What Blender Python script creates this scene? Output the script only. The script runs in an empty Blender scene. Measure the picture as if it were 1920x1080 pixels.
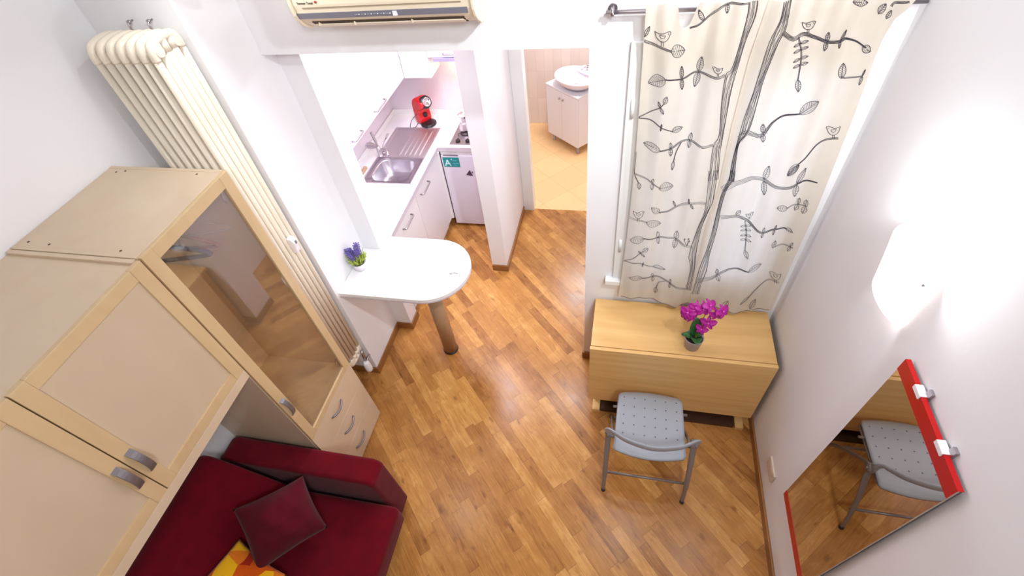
import bpy, bmesh, math, random
from mathutils import Vector, Matrix
random.seed(7)
PI = math.pi
S = bpy.context.scene
COL = S.collection

# ------------------------------------------------------------------ camera
CAMZ = 3.2
FPX = 906.7135                       # focal length in pixels of a 1920 wide frame
PITCH, YAW, ROLL = .8353, -.3050, -.1501
def _axes():
    cy, sy, cp, sp = math.cos(YAW), math.sin(YAW), math.cos(PITCH), math.sin(PITCH)
    fwd = Vector((sy*cp, cy*cp, -sp)); right = Vector((cy, -sy, 0)); up = right.cross(fwd)
    r = right*math.cos(ROLL)+up*math.sin(ROLL); u = -right*math.sin(ROLL)+up*math.cos(ROLL)
    return r, u, fwd
RX, UX, FX = _axes()
cd = bpy.data.cameras.new('camera'); cam = bpy.data.objects.new('camera', cd); COL.objects.link(cam)
cd.sensor_width = 36; cd.lens = FPX/1920*36; cd.clip_start = .02; cd.clip_end = 60
m = Matrix.Identity(4)
for i in range(3): m[i][0] = RX[i]; m[i][1] = UX[i]; m[i][2] = -FX[i]
m[2][3] = CAMZ
cam.matrix_world = m
S.camera = cam
def at(px, py, axis, v):
    """point of the place seen at a pixel of the 1920x1080 photo, on the plane axis=v"""
    d = RX*(px-960)-UX*(py-540)+FX*FPX
    c = (0, 0, CAMZ); t = (v-c[axis])/d[axis]
    return Vector((d[0]*t, d[1]*t, CAMZ+d[2]*t))

# ------------------------------------------------------------------ world, lights, exposure
S.view_settings.view_transform = 'Standard'; S.view_settings.look = 'None'
S.view_settings.gamma = 1; S.view_settings.use_curve_mapping = False
S.view_settings.exposure = 0.18
w = bpy.data.worlds.new('world'); S.world = w; w.use_nodes = True
bg = w.node_tree.nodes['Background']; bg.inputs[0].default_value = (.66, .78, 1, 1); bg.inputs[1].default_value = 3.6
def light(name, kind, loc, power, col=(1, 1, 1), size=.1, rot=(0, 0, 0), sy=None, spread=None):
    l = bpy.data.lights.new(name, kind); l.energy = power; l.color = col
    if kind == 'AREA':
        l.size = size
        if sy: l.shape = 'RECTANGLE'; l.size_y = sy
        if spread: l.spread = spread
    else: l.shadow_soft_size = size
    o = bpy.data.objects.new(name, l); o.location = loc; o.rotation_euler = rot; COL.objects.link(o)
    return o
def aim(a, b):
    return (Vector(b)-Vector(a)).to_track_quat('-Z', 'Y').to_euler()
DAYW = (.93, .985, 1)
light('loft_fill', 'AREA', (.55, -.9, 3.9), 44, DAYW, .5, aim((.55, -.9, 3.9), (0, 1.6, 1.0)))  # unseen fill added behind the camera to brighten the room
light('high_wall_light', 'AREA', (.84, .5, 3.85), 8.5, DAYW, .11, aim((.84, .5, 3.85), (-.45, 2.12, 1.9)), None, 1.25)
light('ceiling_spot', 'AREA', (.3, 1.95, 4.0), 8, DAYW, .14, (math.radians(-12), 0, 0))
light('sconce_bulb_left', 'AREA', (-1.55, 1.62, 2.99), 3.6, DAYW, .06, (0, math.radians(-28), 0))
light('sconce_bulb_right', 'POINT', (.90, 1.349, 2.06), 7.5, DAYW, .04)
light('kitchen_light', 'AREA', (-1.35, 3.05, 2.5), 24, (.95, .90, 1), .5)
light('hood_light', 'AREA', (-1.42, 3.98, 1.52), 1.6, (1, .70, .36), .10)
light('bathroom_light', 'AREA', (-.4, 4.8, 2.3), 28, (.95, .97, 1), .5)
light('hall_light', 'AREA', (-.45, 3.1, 2.5), 10, (.95, .97, 1), .3)

# ------------------------------------------------------------------ materials
def srgb(r, g, b):
    f = lambda c: (c/255/12.92) if c/255 <= .04045 else ((c/255+.055)/1.055)**2.4
    return (f(r), f(g), f(b), 1)
def mat(name, col, rough=.5, metal=0, bump=0, bscale=60, var=0, vscale=6, spec=.5, **kw):
    M = bpy.data.materials.new(name); M.use_nodes = True; nt = M.node_tree; N = nt.nodes; L = nt.links
    b = N['Principled BSDF']; b.inputs['Base Color'].default_value = col; b.inputs['Roughness'].default_value = rough
    b.inputs['Metallic'].default_value = metal; b.inputs['Specular IOR Level'].default_value = spec
    for k, v in kw.items(): b.inputs[k.replace('_', ' ')].default_value = v
    tc = N.new('ShaderNodeTexCoord')
    if bump:
        n = N.new('ShaderNodeTexNoise'); n.inputs['Scale'].default_value = bscale; n.inputs['Detail'].default_value = 4
        L.new(tc.outputs['Object'], n.inputs['Vector'])
        bp = N.new('ShaderNodeBump'); bp.inputs['Strength'].default_value = bump; bp.inputs['Distance'].default_value = .002
        L.new(n.outputs[0], bp.inputs['Height']); L.new(bp.outputs[0], b.inputs['Normal'])
    if var:
        n = N.new('ShaderNodeTexNoise'); n.inputs['Scale'].default_value = vscale; n.inputs['Detail'].default_value = 3
        L.new(tc.outputs['Object'], n.inputs['Vector'])
        r = N.new('ShaderNodeValToRGB'); e = r.color_ramp.elements
        e[0].position = .3; e[1].position = .7
        e[0].color = tuple(c*(1-var) for c in col[:3])+(1,); e[1].color = tuple(min(1, c*(1+var)) for c in col[:3])+(1,)
        L.new(n.outputs[0], r.inputs[0]); L.new(r.outputs[0], b.inputs['Base Color'])
    return M
def wood(name, c0, c1, scale, rough=.4, grain=.35, spec=.5):
    """grain stretched along the axis whose scale is smallest"""
    M = bpy.data.materials.new(name); M.use_nodes = True; nt = M.node_tree; N = nt.nodes; L = nt.links
    b = N['Principled BSDF']; b.inputs['Roughness'].default_value = rough; b.inputs['Specular IOR Level'].default_value = spec
    g = N.new('ShaderNodeNewGeometry'); mp = N.new('ShaderNodeMapping'); mp.inputs['Scale'].default_value = scale
    L.new(g.outputs['Position'], mp.inputs[0])
    n = N.new('ShaderNodeTexNoise'); n.inputs['Scale'].default_value = 1; n.inputs['Detail'].default_value = 5; n.inputs['Distortion'].default_value = .6
    L.new(mp.outputs[0], n.inputs['Vector'])
    r = N.new('ShaderNodeValToRGB'); e = r.color_ramp.elements
    e[0].position = .5-grain; e[1].position = .5+grain; e[0].color = c0; e[1].color = c1
    L.new(n.outputs[0], r.inputs[0]); L.new(r.outputs[0], b.inputs['Base Color'])
    return M
def mathn(nt, op, a, b=None, c=None):
    n = nt.nodes.new('ShaderNodeMath'); n.operation = op
    for i, v in enumerate((a, b, c)):
        if v is None: continue
        if isinstance(v, (int, float)): n.inputs[i].default_value = v
        else: nt.links.new(v, n.inputs[i])
    return n.outputs[0]
def parquet():
    M = bpy.data.materials.new('parquet'); M.use_nodes = True; nt = M.node_tree; N = nt.nodes; L = nt.links
    b = N['Principled BSDF']
    g = N.new('ShaderNodeNewGeometry'); mp = N.new('ShaderNodeMapping'); mp.inputs['Rotation'].default_value = (0, 0, math.radians(46.5))
    L.new(g.outputs['Position'], mp.inputs[0])
    sp = N.new('ShaderNodeSeparateXYZ'); L.new(mp.outputs[0], sp.inputs[0])
    u, v = sp.outputs[0], sp.outputs[1]
    W_, LN = .069, .55
    rv = mathn(nt, 'DIVIDE', v, W_); row = mathn(nt, 'FLOOR', rv); fv = mathn(nt, 'SUBTRACT', rv, row)
    wn = N.new('ShaderNodeTexWhiteNoise'); wn.noise_dimensions = '1D'; L.new(row, wn.inputs['W'])
    ru = mathn(nt, 'ADD', mathn(nt, 'DIVIDE', u, LN), mathn(nt, 'MULTIPLY', wn.outputs[0], 7.3))
    cu = mathn(nt, 'FLOOR', ru); fu = mathn(nt, 'SUBTRACT', ru, cu)
    cb = N.new('ShaderNodeCombineXYZ'); L.new(row, cb.inputs[0]); L.new(cu, cb.inputs[1])
    w2 = N.new('ShaderNodeTexWhiteNoise'); w2.noise_dimensions = '2D'; L.new(cb.outputs[0], w2.inputs['Vector'])
    # grain
    mp2 = N.new('ShaderNodeMapping'); mp2.inputs['Scale'].default_value = (7, 60, 1); L.new(mp.outputs[0], mp2.inputs[0])
    ad = N.new('ShaderNodeVectorMath'); ad.operation = 'ADD'; L.new(mp2.outputs[0], ad.inputs[0])
    sc = N.new('ShaderNodeVectorMath'); sc.operation = 'SCALE'; L.new(w2.outputs['Color'], sc.inputs[0]); sc.inputs['Scale'].default_value = 40
    L.new(sc.outputs[0], ad.inputs[1])
    n = N.new('ShaderNodeTexNoise'); n.inputs['Scale'].default_value = 1; n.inputs['Detail'].default_value = 6; n.inputs['Distortion'].default_value = 1.2
    L.new(ad.outputs[0], n.inputs['Vector'])
    n3 = N.new('ShaderNodeTexNoise'); n3.inputs['Scale'].default_value = 9; n3.inputs['Detail'].default_value = 3
    L.new(mp.outputs[0], n3.inputs['Vector'])
    val = mathn(nt, 'ADD', mathn(nt, 'MULTIPLY', w2.outputs[0], .36),
                mathn(nt, 'ADD', mathn(nt, 'MULTIPLY', n.outputs[0], .52), mathn(nt, 'MULTIPLY', n3.outputs[0], .30)))
    r = N.new('ShaderNodeValToRGB'); e = r.color_ramp.elements
    e[0].position = .22; e[0].color = srgb(112, 66, 30); e[1].position = .98; e[1].color = srgb(234, 180, 108)
    k = r.color_ramp.elements.new(.46); k.color = srgb(170, 113, 58)
    k = r.color_ramp.elements.new(.68); k.color = srgb(196, 138, 74)
    L.new(val, r.inputs[0])
    n4 = N.new('ShaderNodeTexNoise'); n4.inputs['Scale'].default_value = 1; n4.inputs['Detail'].default_value = 2
    mp4 = N.new('ShaderNodeMapping'); mp4.inputs['Scale'].default_value = (9, 22, 1); L.new(mp.outputs[0], mp4.inputs[0]); L.new(mp4.outputs[0], n4.inputs['Vector'])
    kn = N.new('ShaderNodeMapRange'); kn.inputs['From Min'].default_value = .64; kn.inputs['From Max'].default_value = .78; kn.inputs['To Min'].default_value = 0; kn.inputs['To Max'].default_value = .55
    L.new(n4.outputs[0], kn.inputs['Value'])
    mk4 = N.new('ShaderNodeMixRGB'); mk4.blend_type = 'MULTIPLY'; L.new(kn.outputs[0], mk4.inputs[0]); L.new(r.outputs[0], mk4.inputs[1]); mk4.inputs[2].default_value = srgb(110, 66, 40)
    # seams
    ev = mathn(nt, 'LESS_THAN', mathn(nt, 'MINIMUM', fv, mathn(nt, 'SUBTRACT', 1, fv)), .012)
    eu = mathn(nt, 'LESS_THAN', mathn(nt, 'MINIMUM', fu, mathn(nt, 'SUBTRACT', 1, fu)), .0026)
    ed = mathn(nt, 'MAXIMUM', ev, eu)
    mx = N.new('ShaderNodeMixRGB'); mx.blend_type = 'MULTIPLY'; L.new(mathn(nt, 'MULTIPLY', ed, .42), mx.inputs[0]); L.new(mk4.outputs[0], mx.inputs[1])
    mx.inputs[2].default_value = srgb(96, 60, 34)
    L.new(mx.outputs[0], b.inputs['Base Color'])
    ro = mathn(nt, 'ADD', mathn(nt, 'MULTIPLY', n3.outputs[0], .14), .19)
    L.new(ro, b.inputs['Roughness']); b.inputs['Specular IOR Level'].default_value = .38
    bp = N.new('ShaderNodeBump'); bp.inputs['Strength'].default_value = .12; bp.inputs['Distance'].default_value = .001
    L.new(mathn(nt, 'SUBTRACT', n.outputs[0], ed), bp.inputs['Height']); L.new(bp.outputs[0], b.inputs['Normal'])
    return M
def tiles(name, base, grout, size, rot, rough, gw=.012, plane='xy', sizev=None, var=.05):
    M = bpy.data.materials.new(name); M.use_nodes = True; nt = M.node_tree; N = nt.nodes; L = nt.links
    b = N['Principled BSDF']; b.inputs['Roughness'].default_value = rough
    g = N.new('ShaderNodeNewGeometry'); sp0 = N.new('ShaderNodeSeparateXYZ'); L.new(g.outputs['Position'], sp0.inputs[0])
    cb0 = N.new('ShaderNodeCombineXYZ')
    L.new(mathn(nt, 'ADD', sp0.outputs[0], sp0.outputs[1] if plane == 'wall' else 0), cb0.inputs[0])
    L.new(sp0.outputs[2 if plane == 'wall' else 1], cb0.inputs[1])
    mp = N.new('ShaderNodeMapping'); mp.inputs['Rotation'].default_value = (0, 0, rot); L.new(cb0.outputs[0], mp.inputs[0])
    sp = N.new('ShaderNodeSeparateXYZ'); L.new(mp.outputs[0], sp.inputs[0])
    sizev = sizev or size
    a = mathn(nt, 'DIVIDE', sp.outputs[0], size); fa = mathn(nt, 'FRACT', a)
    c = mathn(nt, 'DIVIDE', sp.outputs[1], sizev); fc = mathn(nt, 'FRACT', c)
    e1 = mathn(nt, 'LESS_THAN', fa, gw); e2 = mathn(nt, 'LESS_THAN', fc, gw*size/sizev)
    cb = N.new('ShaderNodeCombineXYZ'); L.new(mathn(nt, 'FLOOR', a), cb.inputs[0]); L.new(mathn(nt, 'FLOOR', c), cb.inputs[1])
    w2 = N.new('ShaderNodeTexWhiteNoise'); w2.noise_dimensions = '2D'; L.new(cb.outputs[0], w2.inputs['Vector'])
    n = N.new('ShaderNodeTexNoise'); n.inputs['Scale'].default_value = 7; L.new(g.outputs['Position'], n.inputs['Vector'])
    r = N.new('ShaderNodeValToRGB'); e = r.color_ramp.elements; e[0].position = .3; e[1].position = .9
    e[0].color = tuple(x*(1-var) for x in base[:3])+(1,); e[1].color = tuple(min(1, x*(1+var)) for x in base[:3])+(1,)
    L.new(mathn(nt, 'ADD', mathn(nt, 'MULTIPLY', w2.outputs[0], .5), mathn(nt, 'MULTIPLY', n.outputs[0], .6)), r.inputs[0])
    mx = N.new('ShaderNodeMixRGB'); L.new(mathn(nt, 'MAXIMUM', e1, e2), mx.inputs[0]); L.new(r.outputs[0], mx.inputs[1]); mx.inputs[2].default_value = grout
    L.new(mx.outputs[0], b.inputs['Base Color'])
    return M
def emis(name, col, st):
    M = bpy.data.materials.new(name); M.use_nodes = True; b = M.node_tree.nodes['Principled BSDF']
    b.inputs['Base Color'].default_value = col; b.inputs['Emission Color'].default_value = col; b.inputs['Emission Strength'].default_value = st
    return M
def cloth(name, col, var=.1, trans=0, sheen=.3, bump=.5, scale=220):
    M = mat(name, col, .95, bump=bump, bscale=scale, var=var, vscale=14, spec=.15)
    b = M.node_tree.nodes['Principled BSDF']; b.inputs['Sheen Weight'].default_value = sheen
    if trans:
        nt = M.node_tree; out = nt.nodes['Material Output']
        t = nt.nodes.new('ShaderNodeBsdfTranslucent'); t.inputs[0].default_value = col
        mx = nt.nodes.new('ShaderNodeMixShader'); mx.inputs[0].default_value = trans
        nt.links.new(b.outputs[0], mx.inputs[1]); nt.links.new(t.outputs[0], mx.inputs[2]); nt.links.new(mx.outputs[0], out.inputs[0])
    return M
Mwall = mat('white_plaster', srgb(240, 238, 242), .75, bump=.25, bscale=35)
Mceil = mat('ceiling_paint', srgb(236, 232, 230), .8, bump=.1)
Mdull = mat('low_bounce_dull', srgb(150, 132, 116), .8, bump=.1)  # dull tone made up for the unseen ceiling and rear wall, cuts bounce
Mfloor = parquet()
Mbfloor = tiles('sand_floor_tiles', srgb(244, 200, 146), srgb(212, 170, 122), .33, math.radians(44), .35)
Mbtile = tiles('peach_wall_tiles', srgb(228, 212, 204), srgb(208, 188, 176), .10, 0, .25, .02, 'wall', .33)
Mktile = tiles('kitchen_splash_panel', srgb(232, 222, 232), srgb(216, 204, 216), .62, 0, .3, .003, 'wall', 2.0, .01)
Mbase = wood('baseboard_wood', srgb(128, 82, 40), srgb(168, 112, 62), (3, 3, 60), .35)
Mbirch = wood('birch_laminate', srgb(208, 182, 154), srgb(222, 200, 174), (6, 6, 1.6), .38, .45)
Mbirchrail = wood('birch_frame', srgb(202, 170, 128), srgb(218, 190, 148), (14, 14, 2.5), .38, .4)
Mpanel = wood('birch_panel', srgb(200, 176, 148), srgb(214, 192, 166), (5, 5, 3), .42, .5)
Mback = wood('birch_interior', srgb(228, 200, 166), srgb(238, 214, 182), (4, 4, 2), .5, .5)
Moak = wood('oak_laminate', srgb(212, 164, 102), srgb(232, 190, 128), (1.5, 16, 30), .38, .3)
Mwhite = mat('white_laminate', srgb(240, 236, 240), .22, bump=0)
Mtop = mat('white_worktop', srgb(246, 244, 246), .3)
Medge = mat('grey_worktop_edge', srgb(206, 196, 206), .3)
Mrad = mat('cream_enamel', srgb(238, 226, 208), .32)
Mradv = mat('white_plastic', srgb(238, 234, 238), .4)
Mcream = mat('cream_plastic', srgb(236, 220, 196), .4)
Mgreyband = mat('grey_band', srgb(128, 126, 140), .35)
Mdark = mat('dark_slot', srgb(66, 46, 30), .8)
Mblack = mat('black_plastic', srgb(34, 30, 34), .35)
Msteel = mat('brushed_steel', srgb(226, 220, 224), .42, 1, bump=.12, bscale=180)
Mchrome = mat('chrome', srgb(214, 208, 214), .12, 1)
Mnickel = mat('satin_nickel', srgb(176, 170, 176), .34, 1)
Mhandle = mat('grey_metal_handle', srgb(138, 132, 138), .42, .7)
Mchair = mat('pale_grey_plastic', srgb(158, 161, 171), .45, bump=.15, bscale=300)
Mchairf = mat('grey_painted_tube', srgb(140, 134, 134), .35, .35)
Mfoot = mat('dark_rubber', srgb(44, 40, 42), .7)
Msofa = cloth('wine_red_fabric', srgb(100, 4, 22), .14, sheen=.08)
Mpil = cloth('dark_wine_cotton', srgb(88, 12, 28), .12, sheen=.08)
Mfab = cloth('cream_curtain_cotton', srgb(230, 220, 208), .03, .42, .05, .25, 500)
Mink = mat('black_ink_print', srgb(58, 52, 60), .9)
Mred = mat('red_gloss_plastic', srgb(206, 26, 34), .2)
Mredstrip = mat('red_painted_strip', srgb(186, 4, 8), .3)
Mmirror = mat('mirror_glass', (.64, .58, .52, 1), .015, 1)
Mdgrey = mat('dark_mirror_edge', srgb(70, 62, 62), .5)
Mpurple = mat('orchid_petal', srgb(170, 20, 138), .5, var=.22, vscale=60)
Mpurl = mat('orchid_lip', srgb(214, 80, 190), .5)
Mleaf = mat('orchid_leaf', srgb(52, 98, 52), .35, var=.25, vscale=30)
Mstem = mat('plant_stem', srgb(120, 140, 50), .5)
Mpotg = mat('grey_pot', srgb(168, 156, 160), .5)
Msoil = mat('dark_soil', srgb(40, 24, 24), .95, bump=1, bscale=120)
Mlav = mat('lavender_flower', srgb(118, 98, 178), .7, var=.25, vscale=90)
Mlgreen = mat('lime_leaf', srgb(170, 184, 84), .6, var=.3, vscale=80)
Mceram = mat('white_ceramic', srgb(240, 234, 244), .12)
Mvan = mat('vanity_white', srgb(234, 234, 244), .35)
Mteal = mat('teal_sticker', srgb(20, 140, 140), .35)
Mstick = mat('sticker_print', srgb(196, 226, 236), .4)
Mbrass = mat('champagne_leg', srgb(178, 148, 118), .4, .12)
Mshade = emis('opal_glass_shade', srgb(255, 250, 244), 2.2)
Mopal = mat('white_window_paint', srgb(236, 236, 236), .35)
Mscrew = mat('dark_screw', srgb(84, 62, 44), .5)
Mbeige = mat('beige_plate', srgb(214, 194, 176), .5)
Morange = None
def glassmat(name, tint, rough=0):
    M = bpy.data.materials.new(name); M.use_nodes = True; nt = M.node_tree; N = nt.nodes; L = nt.links
    out = N['Material Output']; N.remove(N['Principled BSDF'])
    t = N.new('ShaderNodeBsdfTransparent'); t.inputs[0].default_value = tint
    gl = N.new('ShaderNodeBsdfGlossy'); gl.inputs['Roughness'].default_value = .02
    lw = N.new('ShaderNodeLayerWeight'); lw.inputs[0].default_value = .5
    fr = mathn(nt, 'ADD', mathn(nt, 'MULTIPLY', mathn(nt, 'POWER', lw.outputs['Facing'], 4), .8), .17)
    mx = N.new('ShaderNodeMixShader'); L.new(fr, mx.inputs[0]); L.new(t.outputs[0], mx.inputs[1]); L.new(gl.outputs[0], mx.inputs[2])
    L.new(mx.outputs[0], out.inputs[0]); return M
Mglass = glassmat('cabinet_glass', (1, .98, .96, 1))
Mwglass = glassmat('window_glass', (.95, .97, 1, 1))
def patch_cloth():
    M = cloth('orange_yellow_patchwork', srgb(220, 120, 30), 0, sheen=.2)
    nt = M.node_tree; N = nt.nodes; L = nt.links; b = N['Principled BSDF']
    v = N.new('ShaderNodeTexVoronoi'); v.inputs['Scale'].default_value = 11
    tc = N.new('ShaderNodeTexCoord'); L.new(tc.outputs['Object'], v.inputs['Vector'])
    sp = N.new('ShaderNodeSeparateXYZ'); L.new(v.outputs['Color'], sp.inputs[0])
    r = N.new('ShaderNodeValToRGB'); r.color_ramp.interpolation = 'CONSTANT'; e = r.color_ramp.elements
    e[0].position = 0; e[0].color = srgb(206, 84, 16); e[1].position = .4; e[1].color = srgb(238, 178, 24)
    k = e.new(.7); k.color = srgb(160, 40, 20); k = e.new(.85); k.color = srgb(226, 120, 30)
    L.new(sp.outputs[0], r.inputs[0]); L.new(r.outputs[0], b.inputs['Base Color'])
    return M
Morange = patch_cloth()

# ------------------------------------------------------------------ mesh helpers
ORG = {}
def BM(): return bmesh.new()
def box(bm, x0, x1, y0, y1, z0, z1, mi=0, bev=0, seg=2, rot=None):
    r = bmesh.ops.create_cube(bm, size=1)
    vs = r['verts']
    sx, sy, sz = x1-x0, y1-y0, z1-z0
    for v in vs: v.co = Vector(((x0+x1)/2+v.co.x*sx, (y0+y1)/2+v.co.y*sy, (z0+z1)/2+v.co.z*sz))
    fs = set(f for v in vs for f in v.link_faces)
    for f in fs: f.material_index = mi
    if bev:
        es = list(set(e for v in vs for e in v.link_edges))
        rr = bmesh.ops.bevel(bm, geom=es, offset=min(bev, .45*min(abs(sx), abs(sy), abs(sz))), segments=seg, affect='EDGES', profile=.6)
        vs = list(set(v for f in rr['faces'] for v in f.verts) | set(v for v in vs if v.is_valid))
        for f in rr['faces']: f.material_index = mi
    if rot:
        M_, c = rot
        for v in vs: v.co = M_ @ (v.co-c)+c
    return vs
def tube(bm, pts, r, seg=10, mi=0, cap=True, flat=1, smooth=True):
    """sweep along a polyline; r a number or a list; flat squashes across the second axis"""
    pts = [Vector(p) for p in pts]; n = len(pts)
    rs = r if isinstance(r, (list, tuple)) else [r]*n
    rings = []; ref = None
    for i, p in enumerate(pts):
        d = (pts[min(i+1, n-1)]-pts[max(i-1, 0)]).normalized()
        if ref is None:
            ref = Vector((0, 0, 1)) if abs(d.z) < .9 else Vector((1, 0, 0))
        a = (ref-d*ref.dot(d)).normalized(); b = d.cross(a); ref = a
        rings.append([bm.verts.new(p+a*math.cos(2*PI*k/seg)*rs[i]+b*math.sin(2*PI*k/seg)*rs[i]*flat) for k in range(seg)])
    for i in range(n-1):
        for k in range(seg):
            f = bm.faces.new((rings[i][k], rings[i][(k+1) % seg], rings[i+1][(k+1) % seg], rings[i+1][k])); f.material_index = mi; f.smooth = smooth
    if cap:
        for q in (rings[0], rings[-1]):
            f = bm.faces.new(q); f.material_index = mi
    return bm
def spline(pts, n=8):
    pts = [Vector(p) for p in pts]; out = []
    for i in range(len(pts)-1):
        p0 = pts[max(i-1, 0)]; p1 = pts[i]; p2 = pts[i+1]; p3 = pts[min(i+2, len(pts)-1)]
        for k in range(n):
            t = k/n
            out.append(.5*((2*p1)+(-p0+p2)*t+(2*p0-5*p1+4*p2-p3)*t*t+(-p0+3*p1-3*p2+p3)*t**3))
    out.append(pts[-1]); return out
def lathe(bm, c, prof, seg=28, mi=0, sx=1, sy=1, axis=None, smooth=True):
    """prof: (radius, height) pairs about a vertical axis through c; axis: Matrix to tilt"""
    c = Vector(c); rings = []
    for r_, h in prof:
        ring = []
        for k in range(seg):
            p = Vector((math.cos(2*PI*k/seg)*r_*sx, math.sin(2*PI*k/seg)*r_*sy, h))
            if axis: p = axis @ p
            ring.append(bm.verts.new(c+p))
        rings.append(ring)
    for i in range(len(rings)-1):
        for k in range(seg):
            f = bm.faces.new((rings[i][k], rings[i][(k+1) % seg], rings[i+1][(k+1) % seg], rings[i+1][k])); f.material_index = mi; f.smooth = smooth
    for q in (rings[0], rings[-1]):
        try:
            f = bm.faces.new(q); f.material_index = mi
        except ValueError: pass
    return bm
def prism(bm, pts2, axis, a0, a1, mi=0, smooth=False):
    """extrude a 2D outline along axis (0,1,2); the other two coordinates come from pts2 in order"""
    def P(p, a):
        q = list(p); q.insert(axis, a); return Vector(q)
    A = [bm.verts.new(P(p, a0)) for p in pts2]; B = [bm.verts.new(P(p, a1)) for p in pts2]; n = len(A)
    for f in (bm.faces.new(A), bm.faces.new(B[::-1])): f.material_index = mi
    for i in range(n):
        f = bm.faces.new((A[i], B[i], B[(i+1) % n], A[(i+1) % n])); f.material_index = mi; f.smooth = smooth
    return A+B
def grid(bm, fn, nu, nv, mi=0, smooth=True):
    vs = [[bm.verts.new(fn(i/nu, j/nv)) for j in range(nv+1)] for i in range(nu+1)]
    for i in range(nu):
        for j in range(nv):
            f = bm.faces.new((vs[i][j], vs[i+1][j], vs[i+1][j+1], vs[i][j+1])); f.material_index = mi; f.smooth = smooth
    return vs
def ribbon(bm, pts, wd, nrm, mi=0, close=False):
    """flat strip of width wd (number or list) through 3D pts lying on a surface with normal nrm"""
    n = len(pts); ws = wd if isinstance(wd, list) else [wd]*n; L_ = []; R_ = []
    for i, p in enumerate(pts):
        d = (pts[min(i+1, n-1)]-pts[max(i-1, 0)])
        if d.length < 1e-7: d = Vector((1, 0, 0))
        s = d.normalized().cross(nrm).normalized()*ws[i]/2
        L_.append(bm.verts.new(p+s)); R_.append(bm.verts.new(p-s))
    for i in range(n-1):
        f = bm.faces.new((L_[i], L_[i+1], R_[i+1], R_[i])); f.material_index = mi
def obj(name, bm, mats, parent=None, bev=0, sub=0, autos=False, solid=0):
    bmesh.ops.recalc_face_normals(bm, faces=bm.faces[:]) if not solid else None
    me = bpy.data.meshes.new(name)
    lo = Vector((min(v.co.x for v in bm.verts), min(v.co.y for v in bm.verts), min(v.co.z for v in bm.verts)))
    hi = Vector((max(v.co.x for v in bm.verts), max(v.co.y for v in bm.verts), max(v.co.z for v in bm.verts)))
    o_ = Vector(((lo.x+hi.x)/2, (lo.y+hi.y)/2, lo.z))
    for v in bm.verts: v.co -= o_
    bm.to_mesh(me); bm.free()
    o = bpy.data.objects.new(name, me); COL.objects.link(o)
    for q in (mats if isinstance(mats, (list, tuple)) else [mats]): me.materials.append(q)
    o.location = o_-(ORG[parent.name] if parent else Vector((0, 0, 0)))
    if parent: o.parent = parent
    ORG[o.name] = o_
    if bev:
        md = o.modifiers.new('bevel', 'BEVEL'); md.width = bev; md.segments = 2; md.limit_method = 'ANGLE'
    if sub:
        md = o.modifiers.new('subdivision', 'SUBSURF'); md.levels = sub; md.render_levels = sub
        for p in me.polygons: p.use_smooth = True
    if solid:
        md = o.modifiers.new('thickness', 'SOLIDIFY'); md.thickness = solid; md.offset = 0
    return o
def tag(o, label, cat, group=None):
    o['label'] = label; o['category'] = cat
    if group: o['group'] = group
    return o
def thing(name, label, cat, loc, group=None):
    o = bpy.data.objects.new(name, None); o.empty_display_size = .1; COL.objects.link(o); o.location = loc
    ORG[o.name] = Vector(loc); return tag(o, label, cat, group)
def struct(name, bm, m_, parent=None, **k):
    o = obj(name, bm, m_, parent, **k)
    if not parent: o['kind'] = 'structure'
    return o
def textmesh(body, size, bold=False):
    cu = bpy.data.curves.new('writing', 'FONT'); cu.body = body; cu.size = size; cu.align_x = 'LEFT'; cu.extrude = size*.02
    if bold: cu.offset = size*.02
    to = bpy.data.objects.new('writing', cu); COL.objects.link(to)
    dg = bpy.context.evaluated_depsgraph_get(); me = bpy.data.meshes.new_from_object(to.evaluated_get(dg))
    bpy.data.objects.remove(to); bpy.data.curves.remove(cu); return me
def addtext(bm, body, size, M4, mi=0, bold=False):
    me = textmesh(body, size, bold); me.transform(M4); n0 = len(bm.faces)
    bm.from_mesh(me); bm.faces.ensure_lookup_table()
    for f in bm.faces[n0:]: f.material_index = mi
    bpy.data.meshes.remove(me)

# ------------------------------------------------------------------ dimensions
XL, XR = -2.205, .99        # side walls
YF = 2.122                  # wall with the opening and the window
YR = 1.77                   # wall behind the radiator
CEIL = 4.2; YB = -1.6
KX, KY = -2.24, 4.13        # kitchen walls
HZ = 2.327                  # underside of the header
WT = .915                   # worktop height

# ------------------------------------------------------------------ structure
b = BM(); box(b, -2.5, 1.2, YB-.1, 3.872, -.06, 0); box(b, -2.5, -1.02, 3.872, 4.23, -.06, 0); struct('floor', b, Mfloor)
b = BM(); box(b, -1.02, .7, 3.872, 4.23, -.06, 0); box(b, -1.5, .7, 4.23, 5.7, -.06, 0); struct('floor_bathroom', b, Mbfloor)
b = BM(); box(b, -2.5, 1.2, YB-.1, YF+.24, CEIL, CEIL+.1); struct('ceiling', b, Mdull)
b = BM(); box(b, -2.4, .7, 2.20, 5.7, 2.62, 2.70); struct('ceiling_kitchen', b, Mceil)
b = BM(); box(b, XL-.12, XL, YB, YR, 0, CEIL); struct('wall_left', b, Mwall)
b = BM(); box(b, XR, XR+.12, YB, 2.36, 0, CEIL); struct('wall_right', b, Mwall)
b = BM(); box(b, XL-.12, XR+.12, YB-.12, YB, 0, CEIL); struct('wall_rear', b, Mdull)
b = BM(); prism(b, [(-2.325, YR), (-1.758, YR), (-1.758, 2.227), (-1.628, 2.227), (-1.628, 2.362), (-2.325, 2.362)], 2, 0, CEIL)
struct('wall_front_left', b, Mwall)
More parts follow.
